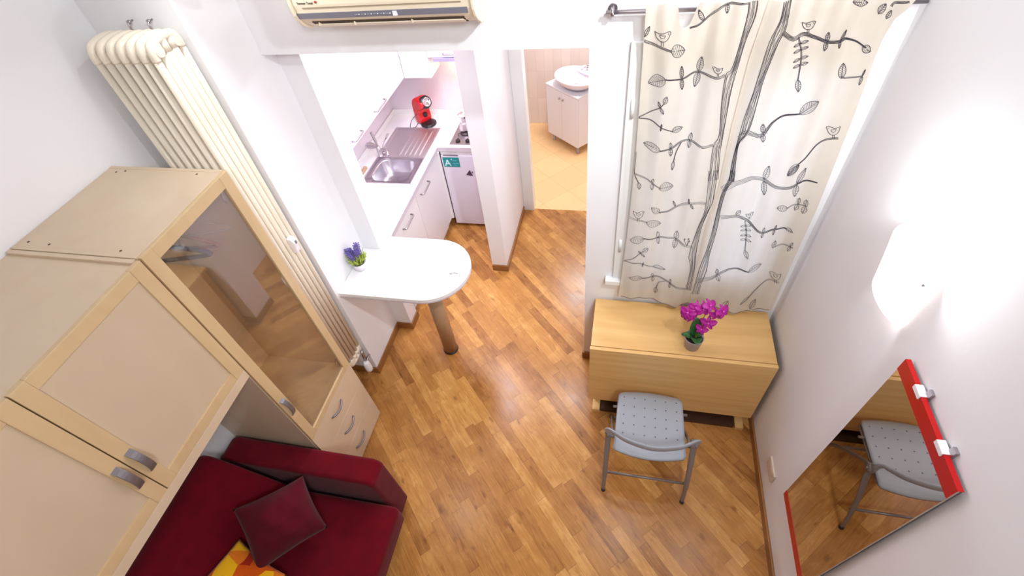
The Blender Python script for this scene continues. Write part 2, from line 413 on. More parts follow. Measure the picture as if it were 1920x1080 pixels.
# window wall: header, pier, wall around the window opening
wx0, wx1, wz0, wz1 = .055, .885, .955, 2.33
b = BM()
box(b, -1.758, -.171, YF, YF+.105, HZ, CEIL)
box(b, -.171, wx0, YF, YF+.24, 0, CEIL)
box(b, wx0, wx1, YF, YF+.24, 0, wz0)
box(b, wx0, wx1, YF, YF+.24, wz1, CEIL)
box(b, wx1, XR, YF, YF+.24, 0, CEIL)
struct('wall_front', b, Mwall)
# kitchen and hall shell
b = BM(); box(b, KX-.1, KX, 2.362, KY, 0, 2.62); struct('wall_kitchen_left', b, Mktile)
b = BM(); box(b, KX-.1, -1.088, KY, KY+.1, 0, 2.62); struct('wall_kitchen_back', b, Mktile)
b = BM(); box(b, -1.088, -.951, 2.972, KY+.1, 0, 2.62); struct('wall_partition', b, Mwall)
b = BM(); box(b, .25, .35, YF+.24, 3.86, 0, 2.62); struct('wall_hall_right', b, Mwall)
b = BM(); box(b, -.951, -.862, 3.862, 3.952, 0, 2.62); box(b, -.10, .60, 3.862, 3.952, 0, 2.62); box(b, -.862, -.10, 3.862, 3.952, 2.08, 2.62)
struct('wall_bathroom_front', b, Mwall)
b = BM(); box(b, -1.5, .7, 5.56, 5.66, 0, 2.62); struct('wall_bathroom_back', b, Mbtile)
b = BM(); box(b, -1.45, -1.35, KY+.1, 5.56, 0, 2.62); struct('wall_bathroom_left', b, Mbtile)
b = BM(); box(b, .5, .6, 3.952, 5.56, 0, 2.62); struct('wall_bathroom_right', b, Mbtile)
# bathroom door casing
b = BM()
box(b, -.9505, -.857, 3.844, 3.862, 0, 2.10, bev=.004); box(b, -.857, -.80, 3.845, 3.975, 2.02, 2.08)
box(b, -.862, -.846, 3.846, 3.96, 0, 2.08, bev=.003); box(b, -.116, -.10, 3.846, 3.96, 0, 2.08)
box(b, -.846, -.116, 3.846, 3.96, 2.06, 2.08)
d = struct('door_1', b, Mopal)
# baseboards
BH, BT = .068, .013
def baseboard(name, segs):
    b = BM()
    for s in segs: box(b, *s, 0, BH, bev=.003)
    struct(name, b, Mbase)
baseboard('baseboard_right', [(XR-BT, XR, YB, YF-BT)])
baseboard('baseboard_left', [(XL, XL+BT, YB, YR)])
baseboard('baseboard_front', [(-.171-BT, XR, YF-BT, YF), (-.171-BT, -.171, YF, YF+.24)])
baseboard('baseboard_front_left', [(XL+BT, -1.758+BT, YR-BT, YR), (-1.758, -1.758+BT, YR, 2.227), (-1.758+BT, -1.628+BT, 2.227-BT, 2.227), (-1.628, -1.628+BT, 2.227, 2.362)])
baseboard('baseboard_partition', [(-1.088, -.951+BT, 2.972-BT, 2.972), (-.951, -.951+BT, 2.972, 3.82)])

# ------------------------------------------------------------------ window
b = BM()
for a in ((.0, wx0, wz0-.02, 2.352),): box(b, a[0], a[1], YF-.018, YF, a[2], a[3], bev=.004)
box(b, wx0, wx1, YF-.018, YF, wz1, 2.352, bev=.003)
box(b, wx0, wx0+.035, YF, YF+.06, wz0, wz1); box(b, wx1-.035, wx1, YF, YF+.06, wz0, wz1)
box(b, wx0+.035, wx1-.035, YF, YF+.06, wz1-.035, wz1); box(b, wx0+.035, wx1-.035, YF, YF+.06, wz0, wz0+.035)
win = struct('window_1', b, Mopal)
xm = (wx0+wx1)/2
for x0, x1 in ((wx0+.037, xm-.001), (xm+.001, wx1-.037)):
    b = BM(); z0, z1 = wz0+.037, wz1-.037
    box(b, x0, x0+.05, YF+.005, YF+.05, z0, z1, bev=.004); box(b, x1-.05, x1, YF+.005, YF+.05, z0, z1, bev=.004)
    box(b, x0+.05, x1-.05, YF+.005, YF+.05, z0, z0+.06); box(b, x0+.05, x1-.05, YF+.005, YF+.05, z1-.05, z1)
    obj('window_sash', b, Mopal, win)
    b = BM(); box(b, x0+.05, x1-.05, YF+.026, YF+.030, z0+.06, z1-.05); obj('window_pane', b, Mwglass, win)
b = BM(); box(b, -.045, wx1, YF-.05, YF, wz0-.055, wz0-.02, bev=.005); obj('window_sill', b, Mopal, win)
b = BM()
for z in (1.17, 2.02): tube(b, [(.028, YF-.022, z), (.028, YF-.022, z+.09)], .008, 10)
obj('window_hinge', b, Mopal, win)

# ------------------------------------------------------------------ curtains
YC = 2.052
def fold(x, z):
    t = max(0, min(1, (z-.8)/1.7))
    a = .007+.010*t
    y = YC+a*math.sin(x*31+.6*math.sin(z*2.1))+.004*math.sin(x*71+z*3)
    if z > 2.30:
        k = (z-2.30)/.2; y = y*(1-k)+(YC-.012+.006*math.sin(x*95))*k
    return y
HEM = [at(px, py, 1, YC) for px, py in ((1166, 558), (1200, 559), (1232, 564), (1268, 578), (1290, 566), (1300, 567), (1345, 577), (1372, 585), (1393, 584), (1440, 579), (1447, 578))]
def hem(x):
    pts = HEM
    if x <= pts[0].x: return pts[0].z
    for a_, c_ in zip(pts, pts[1:]):
        if a_.x <= x <= c_.x: return a_.z+(c_.z-a_.z)*(x-a_.x)/max(1e-6, c_.x-a_.x)
    return pts[-1].z
def topz(x):
    z = 2.513+.004*math.sin(x*60)
    z -= .082*math.exp(-((x-.195)/.030)**4)
    return z
def edgeL(z): return .045+.018*math.sin((z-.8)*1.9)
EDGE = [at(px, py, 1, YC-.008) for px, py in ((1447, 578), (1486, 490), (1530, 396), (1602, 222), (1636, 132), (1655, 80), (1676, 40), (1716, 2), (1722, -14))]
def edgeR(z):
    if z <= EDGE[0].z: return EDGE[0].x
    for a_, c_ in zip(EDGE, EDGE[1:]):
        if a_.z <= z <= c_.z: return a_.x+(c_.x-a_.x)*(z-a_.z)/(c_.z-a_.z)
    return EDGE[-1].x
SEAM = [at(px, py, 1, YC-.004) for px, py in ((1298, 550), (1306, 507), (1324, 433), (1349, 359), (1372, 252), (1405, 126), (1441, 10), (1446, -10))]
def seam(z):
    if z <= SEAM[0].z: return SEAM[0].x
    for a_, c_ in zip(SEAM, SEAM[1:]):
        if a_.z <= z <= c_.z: return a_.x+(c_.x-a_.x)*(z-a_.z)/(c_.z-a_.z)
    return SEAM[-1].x
NRM = Vector((0, -1, 0))
class Ink:
    def __init__(s, ox, oy, sc, panel): s.ox, s.oy, s.sc, s.bm, s.side = ox, oy, sc, None, panel
def cpt(x, z, off=.0022, lift=0): return Vector((x, fold(x, z)-off-lift, z))
def clampx(x, z, side):
    return min(max(x, edgeL(z)+.002), seam(z)+.012) if side == 0 else min(max(x, seam(z)-.004), edgeR(z)-.002)
def topix(fr, pts, side):
    out = []
    ox, oy, sc = fr
    lift = .006 if side else 0
    for x, y in pts:
        p = at(ox+x/sc, oy+y/sc, 1, YC-.003-lift); out.append((clampx(p.x, p.z, side), min(p.z, topz(p.x)-.004)))
    return out
def smooth2(p, n=6):
    return [(v.x, v.y) for v in spline([Vector((a_, c_, 0)) for a_, c_ in p], n)]
def draw_line(bm, fr, pts, wpx, side, mi=1, n=6):
    q = smooth2(topix(fr, pts, side), n); lift = .006 if side else 0
    wd = wpx/fr[2]*.00245
    ribbon(bm, [cpt(x, z, lift=lift) for x, z in q], wd, NRM, mi)
def branch(bm, fr, pts, w0, side, w1=None):
    """outlined branch, w0 -> w1 wide (crop pixels)"""
    w1 = w0*.6 if w1 is None else w1
    P = [(v.x, v.y) for v in spline([Vector((a_, c_, 0)) for a_, c_ in pts], 6)]; n = len(P)
    up, dn, md = [], [], []
    for i, (x, y) in enumerate(P):
        a_ = P[max(0, i-1)]; c_ = P[min(n-1, i+1)]; dx, dy = c_[0]-a_[0], c_[1]-a_[1]; l = math.hypot(dx, dy) or 1
        w_ = (w0+(w1-w0)*i/(n-1))/2; nx, ny = -dy/l*w_, dx/l*w_
        up.append((x+nx, y+ny)); dn.append((x-nx, y-ny)); md.append((x+nx*.2*math.sin(i), y+ny*.2*math.sin(i)))
    draw_line(bm, fr, up[::2]+[up[-1]], 2.7, side, n=2); draw_line(bm, fr, dn[::2]+[dn[-1]], 2.7, side, n=2)
    if w0 > 9: draw_line(bm, fr, md[::2]+[md[-1]], 2.4, side, n=2)
    if w0 > 16:
        draw_line(bm, fr, [((a_[0]+c_[0])/2, (a_[1]+c_[1])/2) for a_, c_ in zip(up, md)][::2], 2, side, n=2)
        draw_line(bm, fr, [((a_[0]+c_[0])/2, (a_[1]+c_[1])/2) for a_, c_ in zip(dn, md)][::2], 2, side, n=2)
def leaf(bm, fr, a_, t_, w_, side, hatch=True):
    ax, ay = a_; tx, ty = t_; dx, dy = tx-ax, ty-ay; l = math.hypot(dx, dy) or 1; ux, uy = dx/l, dy/l
    def P(t, s):
        return (ax+dx*t-uy*s, ay+dy*t+ux*s)
    N_ = 10
    pr = lambda t: math.sin(PI*t**.85)**.8*w_/2
    up = [P(i/N_, pr(i/N_)) for i in range(N_+1)]; dn = [P(i/N_, -pr(i/N_)) for i in range(N_+1)]
    draw_line(bm, fr, up, 2.8, side, n=1); draw_line(bm, fr, dn, 2.8, side, n=1)
    draw_line(bm, fr, [a_, t_], 2.6, side, n=1)
    if hatch and w_ > 20:
        k = max(3, int(l/11))
        for i in range(1, k):
            t = i/k; h = pr(t)
            draw_line(bm, fr, [P(t-.04, 0), P(t+.07, h*.85)], 1.7, side, n=1); draw_line(bm, fr, [P(t-.04, 0), P(t+.07, -h*.85)], 1.7, side, n=1)
def bird(bm, fr, cx, cy, s, side, flip=1):
    body = [(-46, -22), (-38, 8), (-20, 30), (8, 34), (30, 20), (44, -8), (50, -26), (34, -28), (16, -20), (-6, -12), (-28, -14), (-46, -22)]
    draw_line(bm, fr, [(cx+x*s*flip, cy+y*s) for x, y in body], 3, side, n=3)
    draw_line(bm, fr, [(cx+x*s*flip, cy+y*s) for x, y in [(-18, -4), (-8, 14), (10, 12), (18, -4), (4, -2), (-18, -4)]], 2.4, side, n=3)
    for k in (-6, 6): draw_line(bm, fr, [(cx+(k)*s*flip, cy+32*s), (cx+(k)*s*flip, cy+62*s)], 2.6, side, n=1)
    draw_line(bm, fr, [(cx+34*s*flip, cy-16*s), (cx+38*s*flip, cy-14*s)], 5, side, n=1)
def trunk(bm, fr, lft, rgt, side, nl=9):
    la = [(v.x, v.y) for v in spline([Vector((a_, c_, 0)) for a_, c_ in lft], 8)]; ra = [(v.x, v.y) for v in spline([Vector((a_, c_, 0)) for a_, c_ in rgt], 8)]
    n = min(len(la), len(ra))
    def samp(a_, t): i = t*(len(a_)-1); j = int(min(i, len(a_)-2)); f_ = i-j; return (a_[j][0]+(a_[j+1][0]-a_[j][0])*f_, a_[j][1]+(a_[j+1][1]-a_[j][1])*f_)
    M_ = 44
    for k in range(nl):
        s = k/(nl-1); ph = random.random()*6; fq = random.uniform(9, 22)
        pts = []
        for i in range(M_+1):
            t = i/M_; l_ = samp(la, t); r_ = samp(ra, t)
            ss = s if k in (0, nl-1) else min(.96, max(.04, s+.07*math.sin(t*fq+ph)+.03*math.sin(t*41+ph)))
            pts.append((l_[0]+(r_[0]-l_[0])*ss, l_[1]+(r_[1]-l_[1])*ss))
        draw_line(bm, fr, pts, 3.2 if k in (0, nl-1) else 1.8, side, n=1)
C5 = (1120, 0, 3.1767); C6 = (1120, 300, 3.376)
def cloth_bm(side):
    bm = BM(); lift = .006 if side else 0
    def fn(u, v):
        zt = 2.5; z = .8+1.7*v
        x0, x1 = (edgeL(z), seam(z)+.015) if side == 0 else (seam(z)-.006, edgeR(z))
        x = x0+(x1-x0)*u; zb = hem(x); z = zb+(topz(x)-zb)*v
        return Vector((x, fold(x, z)-lift, z))
    grid(bm, fn, 90, 110)
    return bm
bm = cloth_bm(0)
F = C5
branch(bm, F, [(900, 12), (830, 15), (760, 20), (690, 75), (600, 145), (550, 163)], 12, 0)
leaf(bm, F, (632, 118), (603, 50), 28, 0); leaf(bm, F, (775, 15), (772, 75), 24, 0)
bird(bm, F, 388, 212, 1, 0); branch(bm, F, [(275, 242), (350, 275), (440, 298)], 14, 0, 10); leaf(bm, F, (440, 300), (522, 295), 80, 0); leaf(bm, F, (278, 220), (312, 155), 25, 0)
leaf(bm, F, (408, 466), (303, 503), 68, 0); branch(bm, F, [(760, 440), (715, 460), (650, 448), (580, 440), (500, 470), (408, 466)], 13, 0, 5)
for a_, t_, w_ in (((503, 468), (503, 390), 22), ((503, 468), (505, 535), 22), ((605, 438), (625, 350), 38), ((605, 438), (580, 530), 38)): leaf(bm, F, a_, t_, w_, 0)
bird(bm, F, 718, 412, .62, 0, -1)
branch(bm, F, [(235, 710), (300, 680), (375, 635)], 4, 0); branch(bm, F, [(375, 635), (395, 610)], 3, 0)
for a_, t_, w_ in (((398, 610), (415, 566), 28), ((375, 635), (363, 602), 14), ((375, 635), (395, 670), 16), ((445, 785), (508, 762), 34), ((380, 750), (384, 728), 8), ((380, 750), (376, 770), 8),
                   ((375, 890), (275, 855), 46), ((437, 885), (436, 852), 18), ((437, 885), (437, 935), 22), ((550, 848), (563, 800), 20), ((550, 848), (545, 890), 20), ((455, 965), (445, 1020), 17), ((215, 968), (215, 912), 22)): leaf(bm, F, a_, t_, w_, 0)
branch(bm, F, [(235, 710), (320, 720), (380, 750), (445, 785)], 4, 0)
branch(bm, F, [(690, 860), (625, 870), (570, 848), (500, 850), (440, 888), (375, 890)], 12, 0, 6); branch(bm, F, [(500, 855), (470, 910), (455, 965)], 4, 0)
branch(bm, F, [(215, 968), (208, 1035)], 4, 0)
trunk(bm, F, [(905, -20), (895, 80), (855, 230), (800, 400), (765, 440), (740, 600), (725, 800), (690, 870), (665, 1080)], [(955, -20), (940, 90), (880, 250), (835, 400), (800, 520), (770, 680), (745, 830), (730, 920), (720, 1080)], 0)
F = C6
trunk(bm, F, [(706, 68), (700, 180), (680, 330), (640, 430), (600, 540), (580, 620), (590, 700), (560, 830)], [(765, 68), (755, 130), (735, 260), (700, 340), (665, 420), (640, 520), (625, 600), (615, 700), (588, 830)], 0, 8)
branch(bm, F, [(225, 0), (232, 90), (262, 150)], 4, 0); branch(bm, F, [(218, 90), (290, 110), (345, 135), (400, 178)], 7, 0)
for a_, t_, w_ in (((262, 146), (265, 188), 24), ((390, 180), (480, 170), 56), ((348, 135), (355, 110), 16), ((348, 140), (345, 180), 20), ((395, 340), (342, 292), 34), ((495, 300), (480, 265), 12), ((580, 268), (578, 237), 9), ((590, 270), (605, 302), 12),
                   ((310, 390), (402, 412), 46), ((295, 495), (207, 510), 48), ((385, 500), (382, 460), 20), ((385, 500), (387, 542), 20), ((497, 500), (505, 448), 30), ((497, 500), (485, 556), 30), ((290, 578), (322, 553), 26), ((275, 588), (260, 572), 9), ((275, 588), (300, 610), 11),
                   ((350, 682), (430, 690), 22), ((288, 658), (293, 647), 7), ((288, 658), (285, 673), 7), ((285, 748), (200, 740), 28), ((350, 745), (347, 725), 18), ((350, 748), (350, 776), 20), ((458, 778), (463, 750), 14), ((458, 778), (455, 808), 14), ((372, 812), (365, 846), 22)): leaf(bm, F, a_, t_, w_, 0)
branch(bm, F, [(690, 282), (640, 272), (580, 266), (500, 300), (440, 335), (395, 340)], 14, 0, 5)
bird(bm, F, 260, 342, .72, 0); branch(bm, F, [(190, 372), (250, 378), (315, 390)], 9, 0)
branch(bm, F, [(600, 560), (550, 533), (500, 498), (440, 495), (360, 500), (295, 493)], 12, 0, 4)
for t_ in ((550, 498), (575, 502), (580, 520)): draw_line(bm, F, [(565, 540), t_], 3, 0, n=1); leaf(bm, F, t_, (t_[0]+4, t_[1]-10), 9, 0)
branch(bm, F, [(165, 648), (215, 625), (275, 585), (292, 578)], 4, 0); branch(bm, F, [(165, 648), (240, 648), (290, 658), (350, 682)], 4, 0)
branch(bm, F, [(560, 828), (520, 815), (470, 785), (410, 745), (350, 745), (285, 748)], 10, 0, 4); branch(bm, F, [(430, 762), (390, 775), (372, 815)], 5, 0)
draw_line(bm, F, [(150, 868), (210, 870), (270, 872), (370, 889), (440, 912), (498, 936)], 5, 0)
cur = obj('curtain', bm, [Mfab, Mink]); tag(cur, 'left cream curtain panel with an ink tree print, sagging from the rod', 'curtain')
bm = cloth_bm(1)
F = C5
trunk(bm, F, [(1112, -20), (1090, 110), (1030, 240), (980, 400), (930, 560), (880, 700), (845, 820), (810, 950), (785, 1080)], [(1157, -20), (1140, 80), (1120, 170), (1080, 250), (1040, 350), (990, 480), (950, 620), (905, 770), (850, 850), (830, 930), (812, 1080)], 1, 11)
branch(bm, F, [(1110, 195), (1165, 222), (1230, 200), (1300, 225), (1370, 252), (1435, 245), (1475, 220), (1530, 235), (1600, 285)], 26, 1, 5)
for a_, t_, w_ in (((1580, 275), (1632, 318), 50), ((1368, 250), (1380, 192), 24), ((1368, 254), (1355, 310), 24), ((1445, 240), (1482, 170), 10), ((1445, 240), (1435, 282), 12), ((1200, 485), (1200, 558), 33), ((1450, 462), (1460, 365), 50), ((1585, 465), (1605, 425), 10), ((1585, 465), (1565, 520), 18),
                   ((1670, 75), (1712, 12), 36), ((1722, 112), (1752, 60), 30), ((1520, 8), (1605, 6), 42), ((1208, 688), (1315, 598), 50), ((985, 785), (985, 730), 27), ((985, 788), (985, 838), 27), ((1193, 968), (1130, 1045), 30)): leaf(bm, F, a_, t_, w_, 1)
bird(bm, F, 1255, 145, .85, 1)
branch(bm, F, [(1195, 215), (1215, 300), (1215, 380), (1198, 490)], 7, 1)
for y in (258, 298, 357, 395):
    leaf(bm, F, (1210, y), (1166, y+12), 17, 1); leaf(bm, F, (1212, y), (1260, y-14), 17, 1)
branch(bm, F, [(1450, 450), (1470, 462), (1520, 465), (1585, 465)], 7, 1, 5)
branch(bm, F, [(1748, 35), (1765, 14), (1800, 12), (1850, 2)], 14, 1)
branch(bm, F, [(848, 835), (890, 790), (950, 802), (985, 790), (1040, 725), (1110, 700), (1210, 686)], 28, 1, 5)
bird(bm, F, 1410, 782, .9, 1, -1); branch(bm, F, [(1440, 835), (1380, 835), (1300, 865), (1235, 930), (1192, 970)], 10, 1, 3)
F = C6
trunk(bm, F, [(845, 68), (835, 120), (790, 220), (760, 330), (730, 450), (690, 580), (650, 680), (620, 780), (600, 850)], [(872, 68), (862, 120), (820, 190), (785, 300), (765, 400), (740, 500), (710, 600), (690, 700), (655, 790), (640, 850)], 1, 9)
branch(bm, F, [(790, 200), (860, 148), (920, 130), (985, 108), (1060, 140), (1130, 172), (1200, 172), (1260, 145), (1320, 138), (1395, 152)], 30, 1, 5)
branch(bm, F, [(780, 362), (830, 350), (900, 358), (950, 390), (1000, 440), (1050, 455), (1110, 435), (1170, 430), (1200, 448)], 18, 1, 5)
for a_, t_, w_ in (((1058, 138), (1092, 50), 38), ((1058, 145), (1058, 232), 33), ((1260, 143), (1320, 45), 38), ((1260, 150), (1248, 230), 40), ((1205, 98), (1275, 20), 28), ((1202, 298), (1135, 300), 38), ((1275, 288), (1282, 250), 24), ((1275, 292), (1252, 330), 30), ((1320, 298), (1327, 260), 26), ((1320, 303), (1300, 345), 33),
                   ((1195, 442), (1238, 467), 22), ((878, 345), (907, 318), 26), ((1047, 453), (1058, 423), 14), ((1047, 458), (1038, 487), 14), ((1122, 432), (1133, 406), 9), ((1120, 436), (1110, 470), 12), ((935, 580), (950, 624), 27), ((1110, 557), (1128, 508), 26), ((1222, 548), (1238, 526), 15), ((1222, 552), (1204, 580), 16),
                   ((955, 702), (1037, 655), 33), ((757, 718), (757, 684), 21), ((757, 722), (772, 774), 27), ((960, 870), (903, 912), 15), ((790, 950), (828, 896), 36), ((965, 945), (1002, 884), 30)): leaf(bm, F, a_, t_, w_, 1)
branch(bm, F, [(1202, 298), (1240, 288), (1330, 300)], 5, 1)
bird(bm, F, 965, 356, .5, 1); branch(bm, F, [(935, 390), (945, 460), (940, 540), (935, 580)], 6, 1)
for y in (425, 452, 487, 515):
    leaf(bm, F, (940, y), (907, y-3), 15, 1); leaf(bm, F, (942, y), (974, y+6), 15, 1)
branch(bm, F, [(1122, 552), (1180, 545), (1238, 556)], 6, 1)
branch(bm, F, [(640, 768), (700, 745), (780, 720), (850, 693), (955, 702)], 22, 1, 5)
bird(bm, F, 1128, 735, .72, 1, -1); branch(bm, F, [(1150, 772), (1080, 768), (1020, 805), (960, 870)], 6, 1)
draw_line(bm, F, [(600, 905), (700, 925), (760, 938), (850, 962), (920, 960), (1000, 950), (1085, 941)], 5, 1)
cur = obj('curtain', bm, [Mfab, Mink]); tag(cur, 'right cream curtain panel with the darker ink tree, against the right wall', 'curtain')
rod = thing('curtain_rod', 'thin steel curtain rod above the window, ringed collar at its left end', 'curtain rod', (.42, 2.074, 2.478))
b = BM(); tube(b, [(-.105, 2.074, 2.478), (XR-.004, 2.074, 2.478)], .0085, 12); obj('rod', b, Mnickel, rod)
b = BM(); tube(b, [(-.088, 2.074, 2.478), (-.074, 2.074, 2.478)], .017, 14); tube(b, [(-.081, 2.074, 2.478), (-.081, YF, 2.478)], .006, 8); lathe(b, (-.081, YF-.004, 2.478), [(.018, -.004), (.018, .004)], axis=Matrix.Rotation(PI/2, 3, 'X'))
obj('bracket', b, Mnickel, rod)

# ------------------------------------------------------------------ air conditioner
ac = thing('air_conditioner', 'cream wall air conditioner with a grey display band above the opening', 'air conditioner', (-.965, YF, 2.49))
ax0, ax1 = -1.352, -.585
def acprof(g=0): return [(YF, 2.80-g), (1.955, 2.80-g), (1.925, 2.76), (1.918, 2.60), (1.924, 2.566+g), (1.935, 2.540+g), (1.955, 2.520), (1.995, 2.495+g), (2.03, 2.489+g), (YF, 2.489+g)]
b = BM(); prism(b, acprof(), 0, ax0+.012, ax1-.012); obj('casing', b, Mcream, ac, bev=.004)
b = BM()
for x0, x1 in ((ax0, ax0+.012), (ax1-.012, ax1+.0)):
    b = BM(); prism(b, [(YF, 2.806), (1.95, 2.806), (1.915, 2.77), (1.908, 2.60), (1.914, 2.562), (1.93, 2.532), (1.95, 2.512), (1.99, 2.488), (2.03, 2.482), (YF, 2.482)], 0, x0, x1)
    obj('side_cap', b, Mcream, ac, bev=.003)
b = BM(); prism(b, [(1.9205, 2.569), (1.928, 2.546), (1.934, 2.548), (1.927, 2.570)], 0, ax0+.010, ax1-.030)
for k, x in enumerate((-1.065, -1.038, -1.012, -.985, -.958, -.932)):
    lathe(b, (x, 1.9225, 2.5575), [(.0, -.0016), (.0022, -.0016), (.0022, .0016), (0, .0016)], 10, 1, axis=Matrix.Rotation(math.radians(72), 3, 'X'))
    box(b, x-.018, x-.007, 1.9205, 1.9265, 2.5565, 2.5585, 2)
box(b, -.920, -.902, 1.9195, 1.928, 2.549, 2.566, 1)
obj('display_band', b, [Mgreyband, mat('indicator_white', srgb(236, 236, 246), .4), mat('faint_print', srgb(160, 158, 172), .4)], ac)
b = BM(); box(b, ax0+.05, ax1-.05, 1.9165, 1.921, 2.588, 2.591); obj('panel_groove', b, mat('groove_shadow_gap', srgb(150, 132, 110), .6), ac)
b = BM(); prism(b, [(1.9420, 2.528), (1.9620, 2.5120), (1.970, 2.520), (1.950, 2.536)], 0, ax0+.055, ax1-.055)
prism(b, [(1.984, 2.499), (1.996, 2.4925), (2.0, 2.497), (1.988, 2.504)], 0, ax0+.07, ax1-.055); obj('air_outlet', b, Mdark, ac)
b = BM(); prism(b, [(1.955, 2.517), (1.987, 2.497), (1.988, 2.493), (1.954, 2.513)], 0, ax0+.06, ax1-.062)
for x in (-1.33+.06, -1.11, -.86): box(b, x, x+.005, 1.944, 1.956, 2.512, 2.528)
obj('louver', b, Mcream, ac)
b = BM(); M4 = Matrix.Translation((-1.318, 1.9165, 2.603)) @ Matrix.Rotation(PI/2, 4, 'X'); addtext(b, 'Termor Tonal', .0125, M4, 0, True)
lathe(b, (-1.233, 1.9165, 2.610), [(0, -.001), (.005, -.001), (.005, .001), (0, .001)], 10, 1, axis=Matrix.Rotation(PI/2, 3, 'X'))
obj('logo', b, [mat('logo_black', srgb(60, 50, 46), .5), Mredstrip], ac)

# ------------------------------------------------------------------ radiator
rad = thing('radiator', 'tall cream column radiator on the wall behind the glass wardrobe', 'radiator', (-1.93, 1.67, .31))
RY = [1.592, 1.629, 1.666, 1.703, 1.740]; rz0, rz1 = .35, 2.588
RXs = [-2.072+.0468*k for k in range(7)]
for x in RXs:
    b = BM()
    for y in RY: tube(b, [(x, y, rz0+.03), (x, y, rz1-.03)], .0158, 12)
    for z, s in ((rz1, 1), (rz0, -1)):     # the rounded header that joins the columns of one section
        pts = [(x, RY[0], z-s*.06), (x, RY[0]+.001, z-s*.03), (x, RY[0]+.012, z-s*.008), (x, RY[0]+.035, z), (x, 1.666, z+s*.004), (x, RY[4]-.035, z), (x, RY[4]-.012, z-s*.008), (x, RY[4], z-s*.03), (x, RY[4], z-s*.06)]
        tube(b, spline(pts, 4), .018, 12)
        for y in RY[1:4]: tube(b, [(x, y, z-s*.05), (x, y, z-s*.005)], .0165, 10)
    obj('radiator_section', b, Mrad, rad)
for y in (RY[0]+.02, RY[4]-.02):
    for z in (rz0+.03, rz1-.03):
        b = BM(); tube(b, [(RXs[0]-.012, y, z), (RXs[-1]+.022, y, z)], .021, 14); obj('header_pipe', b, Mrad, rad)
for x in (-1.978, -1.882):
    b = BM(); tube(b, [(x, YR-.004, 2.622), (x, 1.742, 2.622), (x, 1.735, 2.612), (x, 1.735, 2.59)], .0035, 8); lathe(b, (x, 1.745, 2.622), [(.008, -.004), (.008, .004)], 12, axis=Matrix.Rotation(PI/2, 3, 'X')); obj('wall_hook', b, Mnickel, rad)
b = BM(); tube(b, [(RXs[-1]+.03, RY[4]-.02, rz0+.03), (-1.752, 1.705, rz0+.01), (-1.752, 1.70, .26)], .011, 10); tube(b, [(-1.752, 1.70, .26), (-1.752, 1.75, .26), (-1.752, 1.762, .26)], .008, 8); obj('valve_pipe', b, Mnickel, rad)
b = BM(); lathe(b, (-1.750, 1.688, .165), [(.012, .11), (.022, .10), (.026, .085), (.028, .03), (.027, .006), (.02, 0), (0, 0)], 20, 0); obj('thermostatic_valve', b, Mradv, rad)
b = BM(); zc = 1.475
prism(b, [(-1.775, zc-.055), (-1.748, zc-.05), (-1.736, zc+.02), (-1.748, zc+.05), (-1.775, zc+.055)], 1, 1.664, 1.702)
box(b, -1.745, -1.7335, 1.676, 1.692, zc+.008, zc+.030, 1)
hca = obj('heat_meter', b, [Mradv, mat('display_grey', srgb(120, 116, 118), .4)], rad, bev=.006)

# ------------------------------------------------------------------ wardrobe with glass door
wx, wy0, wy1, wz = -1.61, .905, 1.432, 2.15
wd = thing('wardrobe', 'tall birch wardrobe with a glass door above three drawers, beside the radiator', 'wardrobe', (-1.91, 1.17, 0))
T = .018
b = BM()
box(b, XL+.003, wx-.019, wy0, wy0+T, 0, wz); box(b, XL+.003, wx-.019, wy1-T, wy1, 0, wz)
box(b, XL+.003, wx-.019, wy0+T, wy1-T, .03, .05); box(b, XL+.003, wx-.019, wy0+T, wy1-T, .665, .683)
box(b, XL+.003, wx-.019, wy0+T, wy1-T, wz-T, wz-.001)
obj('carcass', b, Mbirch, wd, bev=.0012)
b = BM(); box(b, XL+.004, XL+.010, wy0+T, wy1-T, .05, wz-T); obj('back_panel', b, Mback, wd)
for x, y in ((-2.155, .945), (-2.05, .94), (-1.72, .935), (-2.14, 1.39), (-2.10, 1.40), (-1.73, 1.395)): b = BM(); lathe(b, (x, y, wz-.0005), [(.0045, 0), (.0045, .001)], 12); obj('cam_screw', b, Mscrew, wd)
# glass door
gy0, gy1, gz0, gz1 = wy0+.003, wy1-.003, .672, wz-.002
fw = .054; fwt = .046; fwr = .052
b = BM()
box(b, wx-.018, wx, gy0, gy0+fw, gz0, gz1, bev=.002); box(b, wx-.018, wx, gy1-fwr, gy1, gz0, gz1, bev=.002)
box(b, wx-.018, wx-.0006, gy0+fw, gy1-fwr, gz0, gz0+fwt, bev=.002); box(b, wx-.018, wx-.0006, gy0+fw, gy1-fwr, gz1-fwt-.006, gz1, bev=.002)
dr = obj('glass_door', b, Mbirchrail, wd)
b = BM(); box(b, wx-.012, wx-.008, gy0+fw-.004, gy1-fwr+.004, gz0+fwt-.004, gz1-fwt); obj('door_pane', b, Mglass, dr)
def bow_handle(name, parent, x, y, z0, z1, w_, m_, out=.030, horizontal=False, thick=.006):
    b = BM(); n = 12
    A, Bv = [], []
    for i in range(n+1):
        t = i/n; c = z0+(z1-z0)*t; o_ = x+out*math.sin(PI*t)**.55
        A.append((o_, c)); Bv.append((max(x, o_-thick), c))
    out2 = A+Bv[::-1]
    if horizontal:
        prism(b, [(p[0], p[1]) for p in out2], 2, y-w_/2, y+w_/2)
    else:
        prism(b, [(p[0], p[1]) for p in out2], 1, y-w_/2, y+w_/2)
    return obj(name, b, m_, parent, bev=.002)
bow_handle('door_handle', dr, wx, gy0+.022, .955, 1.105, .026, Mhandle, .03)
